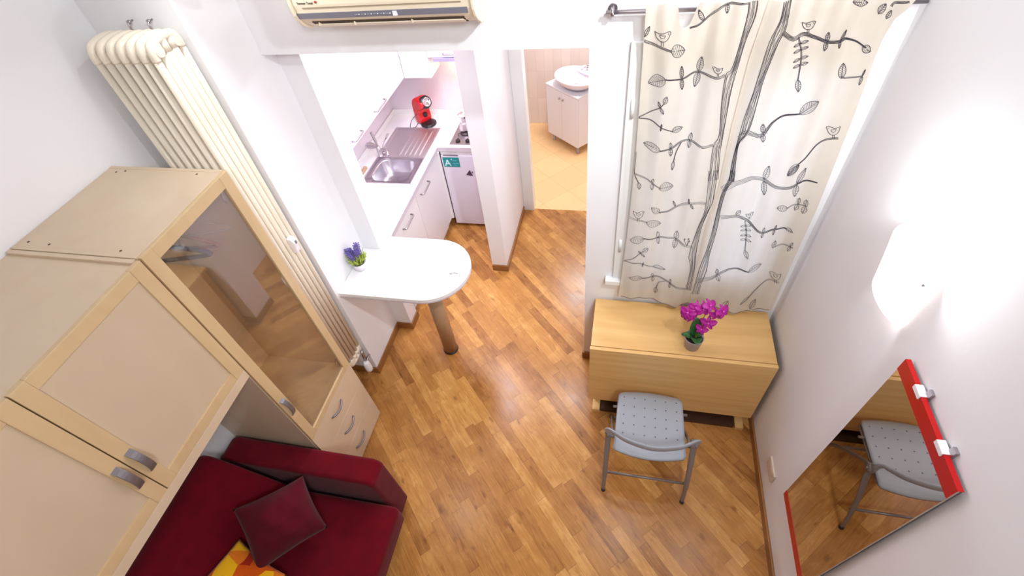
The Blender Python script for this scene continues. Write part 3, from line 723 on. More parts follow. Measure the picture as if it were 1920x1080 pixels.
b = BM(); box(b, wx-.032, wx-.019, gy1-.07, gy1-.03, gz0+.06, gz0+.12, bev=.003); lathe(b, (wx-.022, gy1-.06, gz0+.09), [(.018, -.004), (.018, .004)], 14, axis=Matrix.Rotation(PI/2, 3, 'Y')); obj('hinge', b, Mnickel, dr)
b = BM(); box(b, wx-.032, wx-.019, gy1-.07, gy1-.03, gz1-.12, gz1-.06, bev=.003); lathe(b, (wx-.022, gy1-.06, gz1-.09), [(.018, -.004), (.018, .004)], 14, axis=Matrix.Rotation(PI/2, 3, 'Y')); obj('hinge', b, Mnickel, dr)
for z0, z1, hz in ((.452, .668, .585), (.236, .450, .365), (.014, .234, .145)):
    b = BM(); box(b, wx-.018, wx-.002, wy0+.002, wy1-.002, z0, z1, bev=.0015); d_ = obj('drawer', b, Mbirch, wd)
    b = BM(); pts = []
    for i in range(11):
        t = i/10; pts.append((wx-.003+.026*math.sin(PI*t)**.7, 1.092+.128*t, hz))
    tube(b, pts, [.0055]+[.0065]*9+[.0055], 8); obj('drawer_handle', b, Mhandle, d_)
b = BM(); tube(b, [(-1.93, wy0+T, 2.03), (-1.93, wy1-T, 2.03)], .009, 12); obj('clothes_rail', b, Mnickel, wd)
def hanger(lbl, y, m_, w_, lean, rr=.005, wide=1.0, dz=0):
    b = BM(); z = 2.02; c = Vector((-1.93, y, z))
    hk = [(0, .0, -.075), (0, 0, -.045), (.018, 0, -.022), (.022, 0, .002), (.008, 0, .018), (-.012, 0, .014), (-.018, 0, -.002)]
    R_ = Matrix.Rotation(lean, 3, 'Z')
    tube(b, spline([c+R_ @ Vector(p) for p in hk], 5), .0022, 8, 1)
    sh = [(0, 0, -.075), (.09*wide, 0, -.098), (.19*wide, 0, -.135), (.208*wide, 0, -.150), (.19*wide, 0, -.162), (0, 0, -.165), (-.19*wide, 0, -.162), (-.208*wide, 0, -.150), (-.19*wide, 0, -.135), (-.09*wide, 0, -.098), (0, 0, -.075)]
    tube(b, spline([c+R_ @ Vector((p[0], 0, p[2]+dz)) for p in sh], 4), rr, 8, 0, flat=1.6 if rr > .004 else 1)
    return tag(obj('clothes_hanger', b, [m_, Mnickel]), lbl, 'hanger')
hanger('navy blue hanger on the wardrobe rail, the thickest one', 1.16, mat('navy_plastic', srgb(44, 50, 92), .35), .2, .25, .008)
hanger('brown wooden hanger just behind the navy one in the wardrobe', 1.24, mat('brown_wood', srgb(150, 96, 66), .5), .2, .12, .006)
hanger('thin clear hanger nearest the hinge side inside the wardrobe', 1.32, mat('clear_plastic', srgb(190, 176, 170), .2), .2, .3, .0025)
hanger('thin wire hanger nearest the handle side inside the wardrobe', 1.03, mat('wire_tan', srgb(206, 186, 160), .3, .6), .2, -.2, .0025)

# ------------------------------------------------------------------ wall cabinet over the sofa
uc = thing('wall_cabinet', 'birch wall cabinet with two framed doors hanging over the red sofa', 'cabinet', (-1.91, .36, 1.385))
cy0, cy1, cz0, cz1 = -.185, .901, 1.385, 2.149
b = BM()
box(b, XL+.003, wx-.019, cy1-T, cy1, cz0, cz1); box(b, XL+.003, wx-.019, cy0, cy0+T, cz0, cz1)
box(b, XL+.003, wx-.019, cy0+T, cy1-T, cz0, cz0+.018); box(b, XL+.003, wx-.019, cy0+T, cy1-T, cz1-T-.010, cz1-.010)
box(b, wx-.019, wx-.0, cy0, cy1, cz0, cz0+.052, bev=.0015)
obj('carcass', b, Mbirch, uc, bev=.001)
for y0, y1, hy in ((.366, cy1-.002, .397), (-.180, .362, .331)):
    z0, z1 = cz0+.055, cz1-.002; s = .052
    b = BM()
    for a0, a1 in ((y0, y0+s), (y1-s, y1)): box(b, wx-.018, wx+.002, a0, a1, z0, z1, bev=.002)
    box(b, wx-.018, wx+.001, y0+s, y1-s, z0, z0+s, bev=.002); box(b, wx-.018, wx+.001, y0+s, y1-s, z1-s, z1, bev=.002)
    d_ = obj('cabinet_door', b, Mbirchrail, uc)
    b = BM(); box(b, wx-.014, wx-.006, y0+s-.004, y1-s+.004, z0+s-.004, z1-s+.004); obj('door_panel', b, Mpanel, d_)
    bow_handle('door_handle', d_, wx+.002, hy, 1.560, 1.705, .027, Mhandle, .032, thick=.009)

# ------------------------------------------------------------------ sofa and cushions
sofa = thing('sofa', 'wine red fabric sofa under the birch wall cabinet', 'sofa', (-1.65, -.1, 0))
def soft(name, x0, x1, y0, y1, z0, z1, r_, par, m_=Msofa, tilt=None):
    b = BM(); box(b, x0, x1, y0, y1, z0, z1, bev=r_, seg=4, rot=tilt)
    for f in b.faces: f.smooth = True
    o = obj(name, b, m_, par); return o
b = BM(); box(b, -2.13, -1.15, -1.0, .74, .07, .27, bev=.02, seg=3); obj('base', b, Msofa, sofa)
b = BM()
prism(b, [(-2.17, .03), (-2.17, .60), (-2.13, .63), (-1.24, .63), (-1.20, .615), (-1.187, .585), (-1.187, .03)], 1, .735, .882)
obj('armrest', b, Msofa, sofa, bev=.022).modifiers['bevel'].segments = 4
b = BM()
def seatf(x, y):
    return .425+.010*math.sin(PI*(x+1.75)/.65)*1
box(b, -1.76, -1.077, -1.0, .708, .27, .425, bev=.045, seg=5)
for f in b.faces: f.smooth = True
obj('seat_cushion', b, Msofa, sofa)
b = BM()
prism(b, [(-2.18, .30), (-2.185, .74), (-2.15, .785), (-2.09, .795), (-2.03, .765), (-1.93, .675), (-1.80, .555), (-1.70, .45), (-1.66, .40), (-1.66, .30)], 1, -1.0, .70)
obj('back_cushion', b, Msofa, sofa, bev=.03).modifiers['bevel'].segments = 4
for x, y in ((-2.1, .80), (-1.24, .80), (-1.24, -.9), (-2.1, -.9)):
    b = BM(); lathe(b, (x, y, 0), [(.022, 0), (.025, .04)], 16); obj('foot', b, Mfoot, sofa)
def pillow(name, A, B_, C_, D_, th, m_, label, sag=.12):
    """square cushion through four corner points A B C D (in order round), plump by th"""
    A, B_, C_, D_ = map(Vector, (A, B_, C_, D_)); nrm = ((C_-A).cross(D_-B_)).normalized()
    if nrm.z < 0: nrm = -nrm
    bm = BM(); n = 22
    for sgn in (1, -1):
        def fn(u, v):
            eu, ev = 4*u*(1-u), 4*v*(1-v)
            uu = .5+(u-.5)*(1-sag*ev*(1 if True else 0)*(abs(u-.5)*2)**2*0-sag*.55*ev*(abs(2*u-1))**3)
            vv = .5+(v-.5)*(1-sag*.55*eu*(abs(2*v-1))**3)
            p = (A*(1-uu)+B_*uu)*(1-vv)+(D_*(1-uu)+C_*uu)*vv
            h = (eu*ev)**.62*th/2*(1+.05*math.sin(u*17+v*9)+.04*math.sin(v*23-u*7))
            return p+nrm*h*sgn
        grid(bm, fn, n, n)
    bmesh.ops.remove_doubles(bm, verts=bm.verts, dist=.0006)
    return tag(obj(name, bm, m_), label, 'cushion')
pillow('cushion', (-1.59, .72, .64), (-1.82, .47, .74), (-1.65, .24, .54), (-1.40, .52, .50), .27, Mpil, 'dark wine red square cushion propped in the corner of the sofa')
pillow('cushion', (-1.79, .37, .61), (-1.51, .27, .50), (-1.58, -.10, .51), (-1.90, -.02, .70), .07, Morange, 'orange and yellow patchwork cushion tucked under the dark red one')

# ------------------------------------------------------------------ peninsula
pen = thing('breakfast_bar', 'white peninsula bar with a rounded end on one round leg', 'bar table', (-1.36, 2.08, 0))
b = BM(); pc = (-1.212, 2.078); pr_ = .284
out = [(-1.757, 1.794), (-1.212, 1.794)]
for i in range(1, 24): a = -PI/2+PI*i/24; out.append((pc[0]+pr_*math.cos(a), pc[1]+pr_*math.sin(a)))
out += [(-1.212, 2.362), (-1.612, 2.362), (-1.627, 2.362), (-1.627, 2.226), (-1.757, 2.226)]
prism(b, out, 2, WT-.012, WT+.014, 0); prism(b, out, 2, WT-.024, WT-.012, 1)
obj('bar_top', b, [Mtop, Medge], pen, bev=.003)
b = BM(); lathe(b, (-1.240, 2.058, 0), [(.054, .012), (.054, WT-.026)], 36); obj('leg', b, Mbrass, pen)
b = BM(); lathe(b, (-1.240, 2.058, 0), [(.060, 0), (.060, .008), (.056, .013)], 36); obj('floor_ring', b, Mblack, pen)
b = BM()
pz = WT+.0145
tube(b, [(-1.047, 2.046, pz+.006), (-1.047, 2.046, pz+.0061+.012)], .013, 14); tube(b, [(-1.032, 2.048, pz+.005), (-1.005, 2.052, pz+.005)], .0045, 8)
box(b, -1.012, -1.002, 2.044, 2.062, pz+.001, pz+.010, 1, .002)
tag(obj('glass_stopper', b, [mat('clear_knob', srgb(206, 204, 206), .1), Mnickel]), 'tiny clear and metal stopper lying near the rounded end of the white bar', 'stopper')
# lavender
lv = thing('lavender_plant', 'little artificial lavender in a white pot against the wall on the white bar', 'plant', (-1.695, 2.03, pz))
lc = Vector((-1.693, 2.035, pz))
b = BM(); lathe(b, lc, [(.034, 0), (.040, .004), (.050, .055), (.054, .062), (.050, .062), (.046, .05), (0, .05)], 26); obj('pot', b, Mceram, lv)
b = BM()
for k in range(150):
    a = random.random()*2*PI; r_ = random.random()**.5*.042; p0 = lc+Vector((math.cos(a)*r_*.8, math.sin(a)*r_*.8, .05)); l = random.uniform(.035, .08)
    p2 = p0+Vector((math.cos(a)*r_*1.0, math.sin(a)*r_*1.0, l)); mid = (p0+p2)/2+Vector((0, 0, .008))
    p2.x = max(p2.x, -1.755)
    tube(b, [p0, mid, p2], [.0032, .0036, .0008], 5)
obj('foliage', b, Mlgreen, lv)
b = BM()
for k in range(9):
    tip = [(-.052, .0, .135), (-.040, -.012, .125), (-.030, .010, .128), (-.046, .02, .120), (.012, .02, .165), (.020, .028, .155), (.002, .018, .148), (-.02, -.02, .112), (.006, .004, .13)][k]
    tip = Vector((tip[0]*1.1, tip[1]*1.5, tip[2]*1.22)); base = Vector((tip.x*.3, tip.y*.3, .05))
    tube(b, [lc+base, lc+(base+tip)/2, lc+tip], .0012, 5, 1)
    for j in range(26):
        t = .42+.6*j/26; p = lc+base+(tip-base)*t; a = j*2.4; rr = .0125*(1.1-.55*(t-.42)/.6)
        q = p+Vector((math.cos(a)*rr, math.sin(a)*rr, .004)); q.x = max(q.x, -1.755)
        bmesh.ops.create_icosphere(b, subdivisions=1, radius=.0056, matrix=Matrix.Translation(q))
obj('flower_spikes', b, [Mlav, Mstem], lv)

# ------------------------------------------------------------------ drop leaf table
tb = thing('drop_leaf_table', 'light oak drop-leaf table folded against the window wall', 'table', (.43, 1.92, 0))
tx0, tx1, tz = -.098, .955, .722
b = BM(); box(b, tx0, tx1, 1.728, YF-.016, tz-.026, tz, bev=.002); obj('tabletop', b, Moak, tb)
b = BM(); box(b, tx0-.004, tx1+.004, 1.700, 1.724, .112, tz-.002, bev=.003); obj('drop_leaf', b, Moak, tb)
for x in (tx0+.04, tx1-.065):
    b = BM(); box(b, x, x+.025, 1.74, YF-.02, .035, tz-.028, bev=.002); obj('side_panel', b, Moak, tb)
    b = BM(); box(b, x-.012, x+.040, 1.664, YF-.02, 0, .034, bev=.003); obj('foot_rail', b, Moak, tb)
b = BM(); box(b, tx0+.0655, tx1-.0655, YF-.06, YF-.042, .25, tz-.03); obj('stretcher', b, Moak, tb)
b = BM(); box(b, tx0+.0655, tx1-.0655, 1.90, 1.918, .05, .12); obj('stretcher', b, Moak, tb)
b = BM(); box(b, tx0+.085, tx1-.085, 1.674, 1.760, .001, .030); obj('shaded_plinth', b, mat('plinth_shade_brown', srgb(66, 38, 22), .5), tb)  # plinth with the unlit dark beneath the leaf painted into its colour
for x in (.08, .43, .78):
    b = BM(); box(b, x, x+.06, 1.7255, 1.7275, tz-.03, tz-.006); obj('leaf_hinge', b, Mnickel, tb)
# orchid
oc = Vector((.492, 1.792, tz))
orc = thing('orchid', 'artificial magenta orchid in a small grey pot on the oak table', 'plant', oc)
b = BM(); lathe(b, oc, [(.036, 0), (.040, .003), (.052, .088), (.055, .095), (.051, .096), (.048, .082), (0, .082)], 30); obj('pot', b, Mpotg, orc)
b = BM(); lathe(b, oc+Vector((0, 0, .0825)), [(.0485, 0), (.046, .004), (.02, .007), (0, .008)], 24); obj('soil', b, Msoil, orc)
def orleaf(p0, dirv, l, w_, curl, up):
    b = BM(); d_ = Vector(dirv).normalized(); s = d_.cross(Vector((0, 0, 1)))
    if s.length < .1: s = Vector((1, 0, 0))
    s.normalize(); u_ = s.cross(d_).normalized()
    def fn(u, v):
        t = u; wv = w_*math.sin(PI*min(1, t*.93+.05))**.6*(v-.5)
        return Vector(p0)+d_*l*t+u_*(up*math.sin(t*PI/2)-curl*t*t)+s*wv+u_*abs(v-.5)*w_*.35*math.sin(PI*t)
    grid(b, fn, 12, 6); return b
for (p0, d_, l, w_, cu_, up_) in (((.492, 1.80, .81), (-.06, .06, 1), .165, .066, .0, .0), ((.495, 1.785, .81), (.05, -.75, .55), .075, .06, .03, .02), ((.48, 1.79, .81), (-.8, .1, .5), .06, .045, .03, .01), ((.50, 1.80, .81), (.6, .5, .6), .06, .045, .03, .01)):
    obj('leaf', orleaf(p0, d_, l, w_, cu_, up_), Mleaf, orc, solid=.003)
S1 = spline([oc+Vector((p[0]*.86, p[1], p[2]*1.1-.008)) for p in ((.005, .005, .083), (.02, .015, .20), (.03, .02, .31), (-.005, .012, .345), (-.06, .005, .325), (-.085, .0, .29))], 6)
S2 = spline([oc+Vector((p[0]*.86, p[1], p[2]*1.1-.008)) for p in ((.008, .0, .083), (.04, .01, .18), (.06, .015, .27), (.10, .012, .315), (.14, .01, .30))], 6)
b = BM(); tube(b, S1, .0025, 7); tube(b, S2, .0025, 7); obj('stem', b, Mstem, orc)
def flower(c, nv, s):
    b = BM(); nv = Vector(nv).normalized(); a = nv.orthogonal().normalized(); c_ = nv.cross(a)
    # turn so that one petal points up
    best = max(range(36), key=lambda k: (a*math.cos(k*PI/18)+c_*math.sin(k*PI/18)).z); th = best*PI/18
    ax_, ay_ = a*math.cos(th)+c_*math.sin(th), -a*math.sin(th)+c_*math.cos(th)
    for k, (ang, l, w_) in enumerate(((0, 1, .62), (72, 1.05, 1.0), (288, 1.05, 1.0), (144, .95, .6), (216, .95, .6))):
        an = math.radians(ang); d_ = ax_*math.cos(an)+ay_*math.sin(an); e_ = -ax_*math.sin(an)+ay_*math.cos(an)
        def fn(u, v):
            ww = w_*s*.85*math.sin(PI*min(1, u*.9+.08))**.7*(v-.5)
            return Vector(c)+d_*l*s*u+e_*ww+nv*(s*.18*u*(1-u)*2-.22*s*u*u+.15*s*abs(v-.5))
        grid(b, fn, 6, 4)
    bmesh.ops.create_icosphere(b, subdivisions=1, radius=s*.13, matrix=Matrix.Translation(Vector(c)+nv*s*.12))
    for f in b.faces[-20:]: f.material_index = 1
    return obj('flower', b, [Mpurple, Mpurl], orc, solid=.0015)
for c, nv, s in (((-.085, -.01, .290), (-.5, -1, .6), .044), ((-.060, -.012, .262), (.3, -1, .5), .036), ((-.042, .0, .322), (-.2, -1, .7), .038), ((.0, -.005, .320), (.2, -1, .6), .044), ((.035, .0, .345), (.5, -.6, 1), .040),
                 ((.085, -.008, .290), (.2, -1, .4), .036), ((.118, -.005, .315), (.7, -.8, .7), .042), ((.052, -.015, .225), (-.2, -1, .6), .042), ((.022, -.02, .175), (-.4, -1, .7), .034), ((-.098, .0, .255), (-.8, -.8, .3), .032)):
    flower(oc+Vector((c[0]*.86, c[1], c[2]*1.10+.006)), nv, s*1.08)

# ------------------------------------------------------------------ folding chair
ch = thing('folding_chair', 'grey folding chair with perforated seat and low curved back, facing the oak table', 'chair', (.285, 1.40, 0))
def seatz(y): t = (y-1.21)/.42; return .440+.012*math.cos(PI*t)*.3-(.05*max(0, t-.82)/.18*(t-.82)/.18 if t > .82 else 0)-(.010*(max(0, .06-t)/.06))
b = BM()
def seatfn(u, v):
    # superellipse-cornered plate
    y = 1.212+.418*v
    hw = .203-.014*v; cr = .062
    if v > .82:
        q = (v-.82)/.18; hw -= cr*(1-math.sqrt(max(0, 1-q*q)))
    if v < .06:
        q = (.06-v)/.06; hw -= .012*(1-math.sqrt(max(0, 1-q*q)))
    x = .284+(u-.5)*2*hw+.004*(v-.5)
    y2 = y-.028*(1-(2*u-1)**2)*(1-v)+.012*(1-(2*u-1)**2)*v+.0
    return Vector((x, y2, seatz(y)-.004*(1-(2*u-1)**2)))
gv = grid(b, seatfn, 24, 30)
r0 = bmesh.ops.extrude_face_region(b, geom=b.faces[:])
for v in [g for g in r0['geom'] if isinstance(g, bmesh.types.BMVert)]: v.co.z -= .012
for i in range(6):
    for j in range(6):
        if (i, j) in ((5, 0), (0, 0), (4, 0), (3, 0)): continue
        x = .130+.062*i; y = 1.262+.060*j; rr = .0042
        ctr = Vector((x, y, seatz(y)-.004*(1-((x-.284)/.2)**2)+.0008))
        vs = [b.verts.new(ctr+Vector((math.cos(k*PI/5)*rr, math.sin(k*PI/5)*rr, 0))) for k in range(10)]
        f = b.faces.new(vs); f.material_index = 1
obj('seat', b, [Mchair, mat('hole_dark', srgb(84, 84, 92), .9)], ch)
xl, xr = .046, .524
hubz = .485
for s, xx in ((0, xl), (1, xr)):
    b = BM(); tube(b, spline([(xx, 1.292, hubz), (xx, 1.262, .41), (xx, 1.205, .29), (xx, 1.165, .17), (xx, 1.14, .08), (xx, 1.128, .012)], 5), [.019]+[.017]*8+[.015]*8+[.012]*9, 12, flat=.62)
    lg = obj('leg', b, Mchairf, ch)
    b = BM(); lathe(b, (xx, 1.128, 0), [(.013, 0), (.014, .014), (.012, .022)], 12); obj('foot_cap', b, Mfoot, lg)
    xi = xx+(.022 if s == 0 else -.022)
    b = BM(); tube(b, spline([(xi, 1.292, hubz-.01), (xi, 1.37, .40), (xi, 1.48, .26), (xi, 1.58, .12), (xi, 1.635, .012)], 5), .0125, 12, flat=.7)
    lg = obj('leg', b, Mchairf, ch)
    b = BM(); lathe(b, (xi, 1.637, 0), [(.013, 0), (.014, .014), (.012, .022)], 12); obj('foot_cap', b, Mfoot, lg)
    b = BM(); lathe(b, (xx, 1.290, hubz), [(.0, -.016), (.024, -.016), (.026, -.01), (.026, .01), (.024, .016), (0, .016)], 22, axis=Matrix.Rotation(PI/2, 3, 'Y'))
    lathe(b, (xx+(.018 if s else -.018), 1.290, hubz), [(.0, -.003), (.009, -.003), (.009, .003), (0, .003)], 14, 1, axis=Matrix.Rotation(PI/2, 3, 'Y'))
    obj('pivot', b, [Mchairf, Mnickel], ch)
b = BM(); tube(b, [(xl, 1.186, .155), (xr, 1.186, .155)], .010, 10, flat=.8); obj('cross_bar', b, Mchairf, ch)
b = BM(); tube(b, [(xl+.022, 1.56, .15), (xr-.022, 1.56, .15)], .008, 10); obj('cross_bar', b, Mchairf, ch)
for p, q in (((xl+.01, 1.30, .418), (xr-.01, 1.30, .418)), ((xl+.02, 1.50, .415), (xr-.02, 1.50, .415)), ((xl+.05, 1.24, .416), (xl+.05, 1.58, .402)), ((xr-.05, 1.24, .416), (xr-.05, 1.58, .402))):
    b = BM(); tube(b, [p, q], .008, 10); obj('seat_rail', b, Mchairf, ch)
# low backrest band
P_ = spline([(xr, 1.290, hubz), (xr+.002, 1.268, .545), (xr-.004, 1.262, .585), (xr-.030, 1.238, .603), (.42, 1.195, .613), (.285, 1.168, .618), (.15, 1.195, .613), (xl+.030, 1.238, .603), (xl+.004, 1.262, .585), (xl-.002, 1.268, .545), (xl, 1.290, hubz)], 7)
b = BM(); rings = []; n = len(P_)
for i, p in enumerate(P_):
    d_ = (P_[min(i+1, n-1)]-P_[max(i-1, 0)]).normalized()
    t = abs(i/(n-1)-.5)*2; hgt = .019+.008*(1-t)
    side_ = Vector((0, -1, .0)); side_ = (side_-d_*side_.dot(d_)).normalized(); upv = d_.cross(side_).normalized()
    if upv.z < 0: upv = -upv
    if t > .8: side_ = (Vector((1 if p.x > .28 else -1, 0, 0))-d_*Vector((1 if p.x > .28 else -1, 0, 0)).dot(d_)).normalized(); upv = d_.cross(side_).normalized()*(1 if True else 1)
    ring = []
    for k in range(10):
        a = 2*PI*k/10; ring.append(b.verts.new(p+side_*math.cos(a)*.0085+upv*math.sin(a)*hgt))
    rings.append(ring)
for i in range(n-1):
    # align ring starts
    A_, B2 = rings[i], rings[i+1]
    best = min(((sh, sg) for sh in range(10) for sg in (1, -1)), key=lambda q: sum((A_[k].co-B2[(q[0]+q[1]*k) % 10].co).length for k in range(10)))
    rings[i+1] = [B2[(best[0]+best[1]*k) % 10] for k in range(10)]
    for k in range(10):
        f = b.faces.new((rings[i][k], rings[i][(k+1) % 10], rings[i+1][(k+1) % 10], rings[i+1][k])); f.smooth = True
b.faces.new(rings[0]); b.faces.new(rings[-1]); obj('backrest', b, Mchair, ch)

# ------------------------------------------------------------------ mirror, outlet, sconces
mi = thing('wall_mirror', 'frameless tall mirror with red strips across top and bottom on the right wall', 'mirror', (.98, .88, .455))
my0, my1, mz0, mz1 = .664, 1.095, .455, 1.73
b = BM(); box(b, .966, .972, my0, my1, mz0, mz1, bev=.0008); box(b, .972, .980, my0+.002, my1-.002, mz0+.002, mz1-.002, 1); obj('mirror_plate', b, [Mmirror, Mdgrey], mi)
b = BM(); box(b, .9645, .9662, my0, my1, mz1-.056, mz1); box(b, .9645, .9805, my0, my1, mz1, mz1+.002); obj('top_strip', b, Mredstrip, mi)
b = BM(); box(b, .9645, .9662, my0, my1, mz0, mz0+.056); obj('bottom_strip', b, Mredstrip, mi)
for y in (.975, .790):
    b = BM(); box(b, .960, .984, y-.022, y+.022, mz1+.0022, mz1+.006, bev=.001); box(b, .960, .9643, y-.022, y+.022, mz1-.012, mz1+.003, bev=.001); box(b, .980, .989, y-.03, y-.008, mz1-.01, mz1+.03, 1, .001)
    obj('mounting_clip', b, [Mradv, Mnickel], mi)
b = BM(); box(b, .978, XR, 1.238, 1.362, .226, .314, bev=.003); box(b, .9765, .979, 1.262, 1.338, .243, .297, bev=.002)
tag(obj('wall_outlet', b, Mbeige), 'beige outlet plate low on the right wall between table and mirror', 'outlet')
def sconce(x, y, z0, z1, facing, label):
    t = thing('wall_sconce', label, 'wall lamp', (x, y, z0))
    b = BM()
    def fn(u, v):
        a = -PI/2+PI*u; z = z0+(z1-z0)*v; dep = .045+.045*v; hw = .118+.010*v
        q = Vector((math.sin(a)*hw, -math.cos(a)*dep-.006, z))
        return Vector((x+q.y, y+q.x, q.z)) if facing == 'x' else Vector((x+q.x, y+q.y, q.z))
    grid(b, fn, 26, 12); obj('glass_shade', b, Mshade, t, solid=.005)
    b = BM()
    if facing == 'x': box(b, x-.03, x, y-.05, y+.05, z0+.06, z0+.17, bev=.004)
    else: box(b, x-.05, x+.05, y-.03, y, z0+.06, z0+.17, bev=.004)
    obj('wall_plate', b, Mradv, t)
    b = BM()
    sp_ = (x-.035, y-.123, z1-.04) if facing == 'x' else (x+.123, y-.035, z1-.04)
    bmesh.ops.create_uvsphere(b, u_segments=12, v_segments=8, radius=.006, matrix=Matrix.Translation(sp_)); obj('screw_cap', b, Mchrome, t)
sconce(XR, 1.349, 1.74, 1.99, 'x', 'glowing curved white glass wall lamp on the right wall above the mirror')
sconce(-1.60, YR, 2.74, 2.94, 'y', 'curved white glass wall lamp above the radiator')

# ------------------------------------------------------------------ kitchen
wt = thing('worktop', 'white L-shaped kitchen worktop with a grey front edge', 'worktop', (-1.9, 3.2, WT-.04))
# sink cut-out is left open: the top is built from strips round it
sx0, sx1, sy0, sy1 = -2.115, -1.668, 2.995, 3.862
hx0, hx1, hy0, hy1 = -1.505, -1.195, 3.588, 4.045
b = BM(); fx = -1.612; fy = 3.548
for q in ((KX+.002, fx, 2.3635, sy0+.02), (KX+.002, sx0+.02, sy0+.02, sy1-.02), (sx1-.02, fx, sy0+.02, sy1-.02), (KX+.002, fx, sy1-.02, KY-.002), (fx, -1.09, fy, KY-.002)):
    box(b, q[0], q[1], q[2], q[3], WT-.03, WT)
bmesh.ops.remove_doubles(b, verts=b.verts, dist=.0002)
obj('top', b, Mtop, wt)
b = BM(); box(b, fx, fx+.003, 2.3635, fy-.001, WT-.042, WT-.001); box(b, fx+.003, -1.09, fy-.003, fy, WT-.042, WT-.001); obj('front_edge', b, Medge, wt)
b = BM(); box(b, KX+.002, KX+.016, 2.3635, KY-.002, WT, WT+.045, bev=.004); box(b, KX+.016, -1.09, KY-.016, KY-.002, WT, WT+.045, bev=.004); obj('upstand', b, Mtop, wt)
# base cabinets
def pull(parent, x, y0, y1, z, axis='y', drop=0):
    b = BM()
    if axis == 'y': pts = [(x, y0, z), (x+.028, y0+.004, z), (x+.030, y0+.012, z), (x+.030, y1-.012, z-drop), (x+.028, y1-.004, z-drop), (x, y1, z-drop)]
    else: pts = [(y0, x, z), (y0+.004, x-.028, z), (y0+.012, x-.030, z), (y1-.012, x-.030, z), (y1-.004, x-.028, z), (y1, x, z)]
    tube(b, pts, .0065, 8); return obj('handle', b, Mnickel, parent)
for (y0, y1, h0, h1, lab) in ((2.366, 2.930, 2.585, 2.765, 'white base cabinet beside the peninsula bar'), (2.934, 3.520, 3.020, 3.205, 'white base cabinet next to the fridge, below the sink')):
    t = thing('base_cabinet', lab, 'cabinet', (-1.92, (y0+y1)/2, 0), 'white base cabinets under the worktop')
    b = BM(); box(b, -2.22, -1.642, y0, y1, .12, WT-.032-.16 if y0 > 2.9 else WT-.032); box(b, -2.2, -1.68, y0, y1, 0, .12); obj('carcass', b, Mwhite, t)
    b = BM(); box(b, -1.640, -1.622, y0+.0015, y1-.0015, .125, WT-.045, bev=.0015); d_ = obj('door', b, Mwhite, t); pull(d_, -1.622, h0, h1, .80)
b = BM(); box(b, -1.66, -1.603, 3.5215, 3.546, .12, WT-.045, bev=.001); tag(obj('filler_panel', b, Mwhite), 'narrow white filler strip between the base cabinet and the fridge', 'filler strip')
# fridge
fr = thing('fridge', 'small white fridge under the worktop with a teal sticker', 'fridge', (-1.34, 3.84, 0))
b = BM(); box(b, -1.596, -1.10, 3.585, 4.10, .03, .868, bev=.004); box(b, -1.58, -1.12, 3.60, 4.08, 0, .03); obj('body', b, Mwhite, fr)
b = BM(); box(b, -1.598, -1.098, 3.548, 3.583, .035, .832, bev=.006); d_ = obj('door', b, mat('fridge_white', srgb(226, 220, 234), .3), fr)
b = BM(); box(b, -1.598, -1.098, 3.556, 3.583, .836, .870, bev=.003); obj('top_trim', b, Mwhite, fr)
b = BM(); box(b, -1.575, -1.432, 3.5465, 3.549, .829, .836); obj('grip_slot', b, mat('grip_shadow', srgb(92, 74, 82), .6), fr)
b = BM(); box(b, -1.584, -1.430, 3.5465, 3.548, .712, .812)
addtext(b, 'A', .088, Matrix.Translation((-1.572, 3.5462, .726)) @ Matrix.Rotation(PI/2, 4, 'X'), 1, True)
addtext(b, '+', .034, Matrix.Translation((-1.512, 3.5462, .780)) @ Matrix.Rotation(PI/2, 4, 'X'), 1, True)
for z, x1 in ((.782, -1.452), (.775, -1.456), (.752, -1.438), (.746, -1.440), (.728, -1.46)): box(b, -1.492, x1, 3.5458, 3.5466, z, z+.0035, 2)
obj('energy_sticker', b, [Mteal, Mstick, mat('pale_teal_print', srgb(96, 190, 200), .4)], d_)
b = BM(); tri = [at(x, y, 1, 3.5465) for x, y in ((874, 328), (880.5, 319), (887, 330))]
prism(b, [(p.x, p.z) for p in tri], 1, 3.5455, 3.548); tri = [at(x, y, 1, 3.5465) for x, y in ((884, 322), (887, 322), (886.5, 326))]; prism(b, [(p.x, p.z) for p in tri], 1, 3.5455, 3.548)
obj('warning_sticker', b, mat('dark_sticker', srgb(70, 54, 72), .5), d_)
# sink
sk = thing('kitchen_sink', 'stainless steel sink with ribbed drainer set in the worktop', 'sink', ((sx0+sx1)/2, 3.43, WT))
bx0, bx1, by0, by1 = -2.058, -1.722, 3.030, 3.352
b = BM()
def rr(x0, x1, y0, y1, r_, z, n=6):
    out = []
    for cx, cy, a0 in ((x1-r_, y1-r_, 0), (x0+r_, y1-r_, PI/2), (x0+r_, y0+r_, PI), (x1-r_, y0+r_, 1.5*PI)):
        for i in range(n+1): a = a0+PI/2*i/n; out.append(Vector((cx+r_*math.cos(a), cy+r_*math.sin(a), z)))
    return out
zt_ = WT+.004
outer = rr(sx0, sx1, sy0, by1+.018, .012, zt_); inner = rr(bx0, bx1, by0, by1, .085, zt_-.001)
loops = [[b.verts.new(p) for p in L_] for L_ in (outer, inner, rr(bx0+.006, bx1-.006, by0+.006, by1-.006, .082, zt_-.012), rr(bx0+.018, bx1-.018, by0+.018, by1-.018, .075, WT-.12), rr(bx0+.05, bx1-.05, by0+.05, by1-.05, .06, WT-.145), rr(bx0+.14, bx1-.14, by0+.14, by1-.14, .02, WT-.15))]
for la, lb in zip(loops, loops[1:]):
    for k in range(len(la)):
        f = b.faces.new((la[k], la[(k+1) % len(la)], lb[(k+1) % len(lb)], lb[k])); f.smooth = True
b.faces.new(loops[-1])
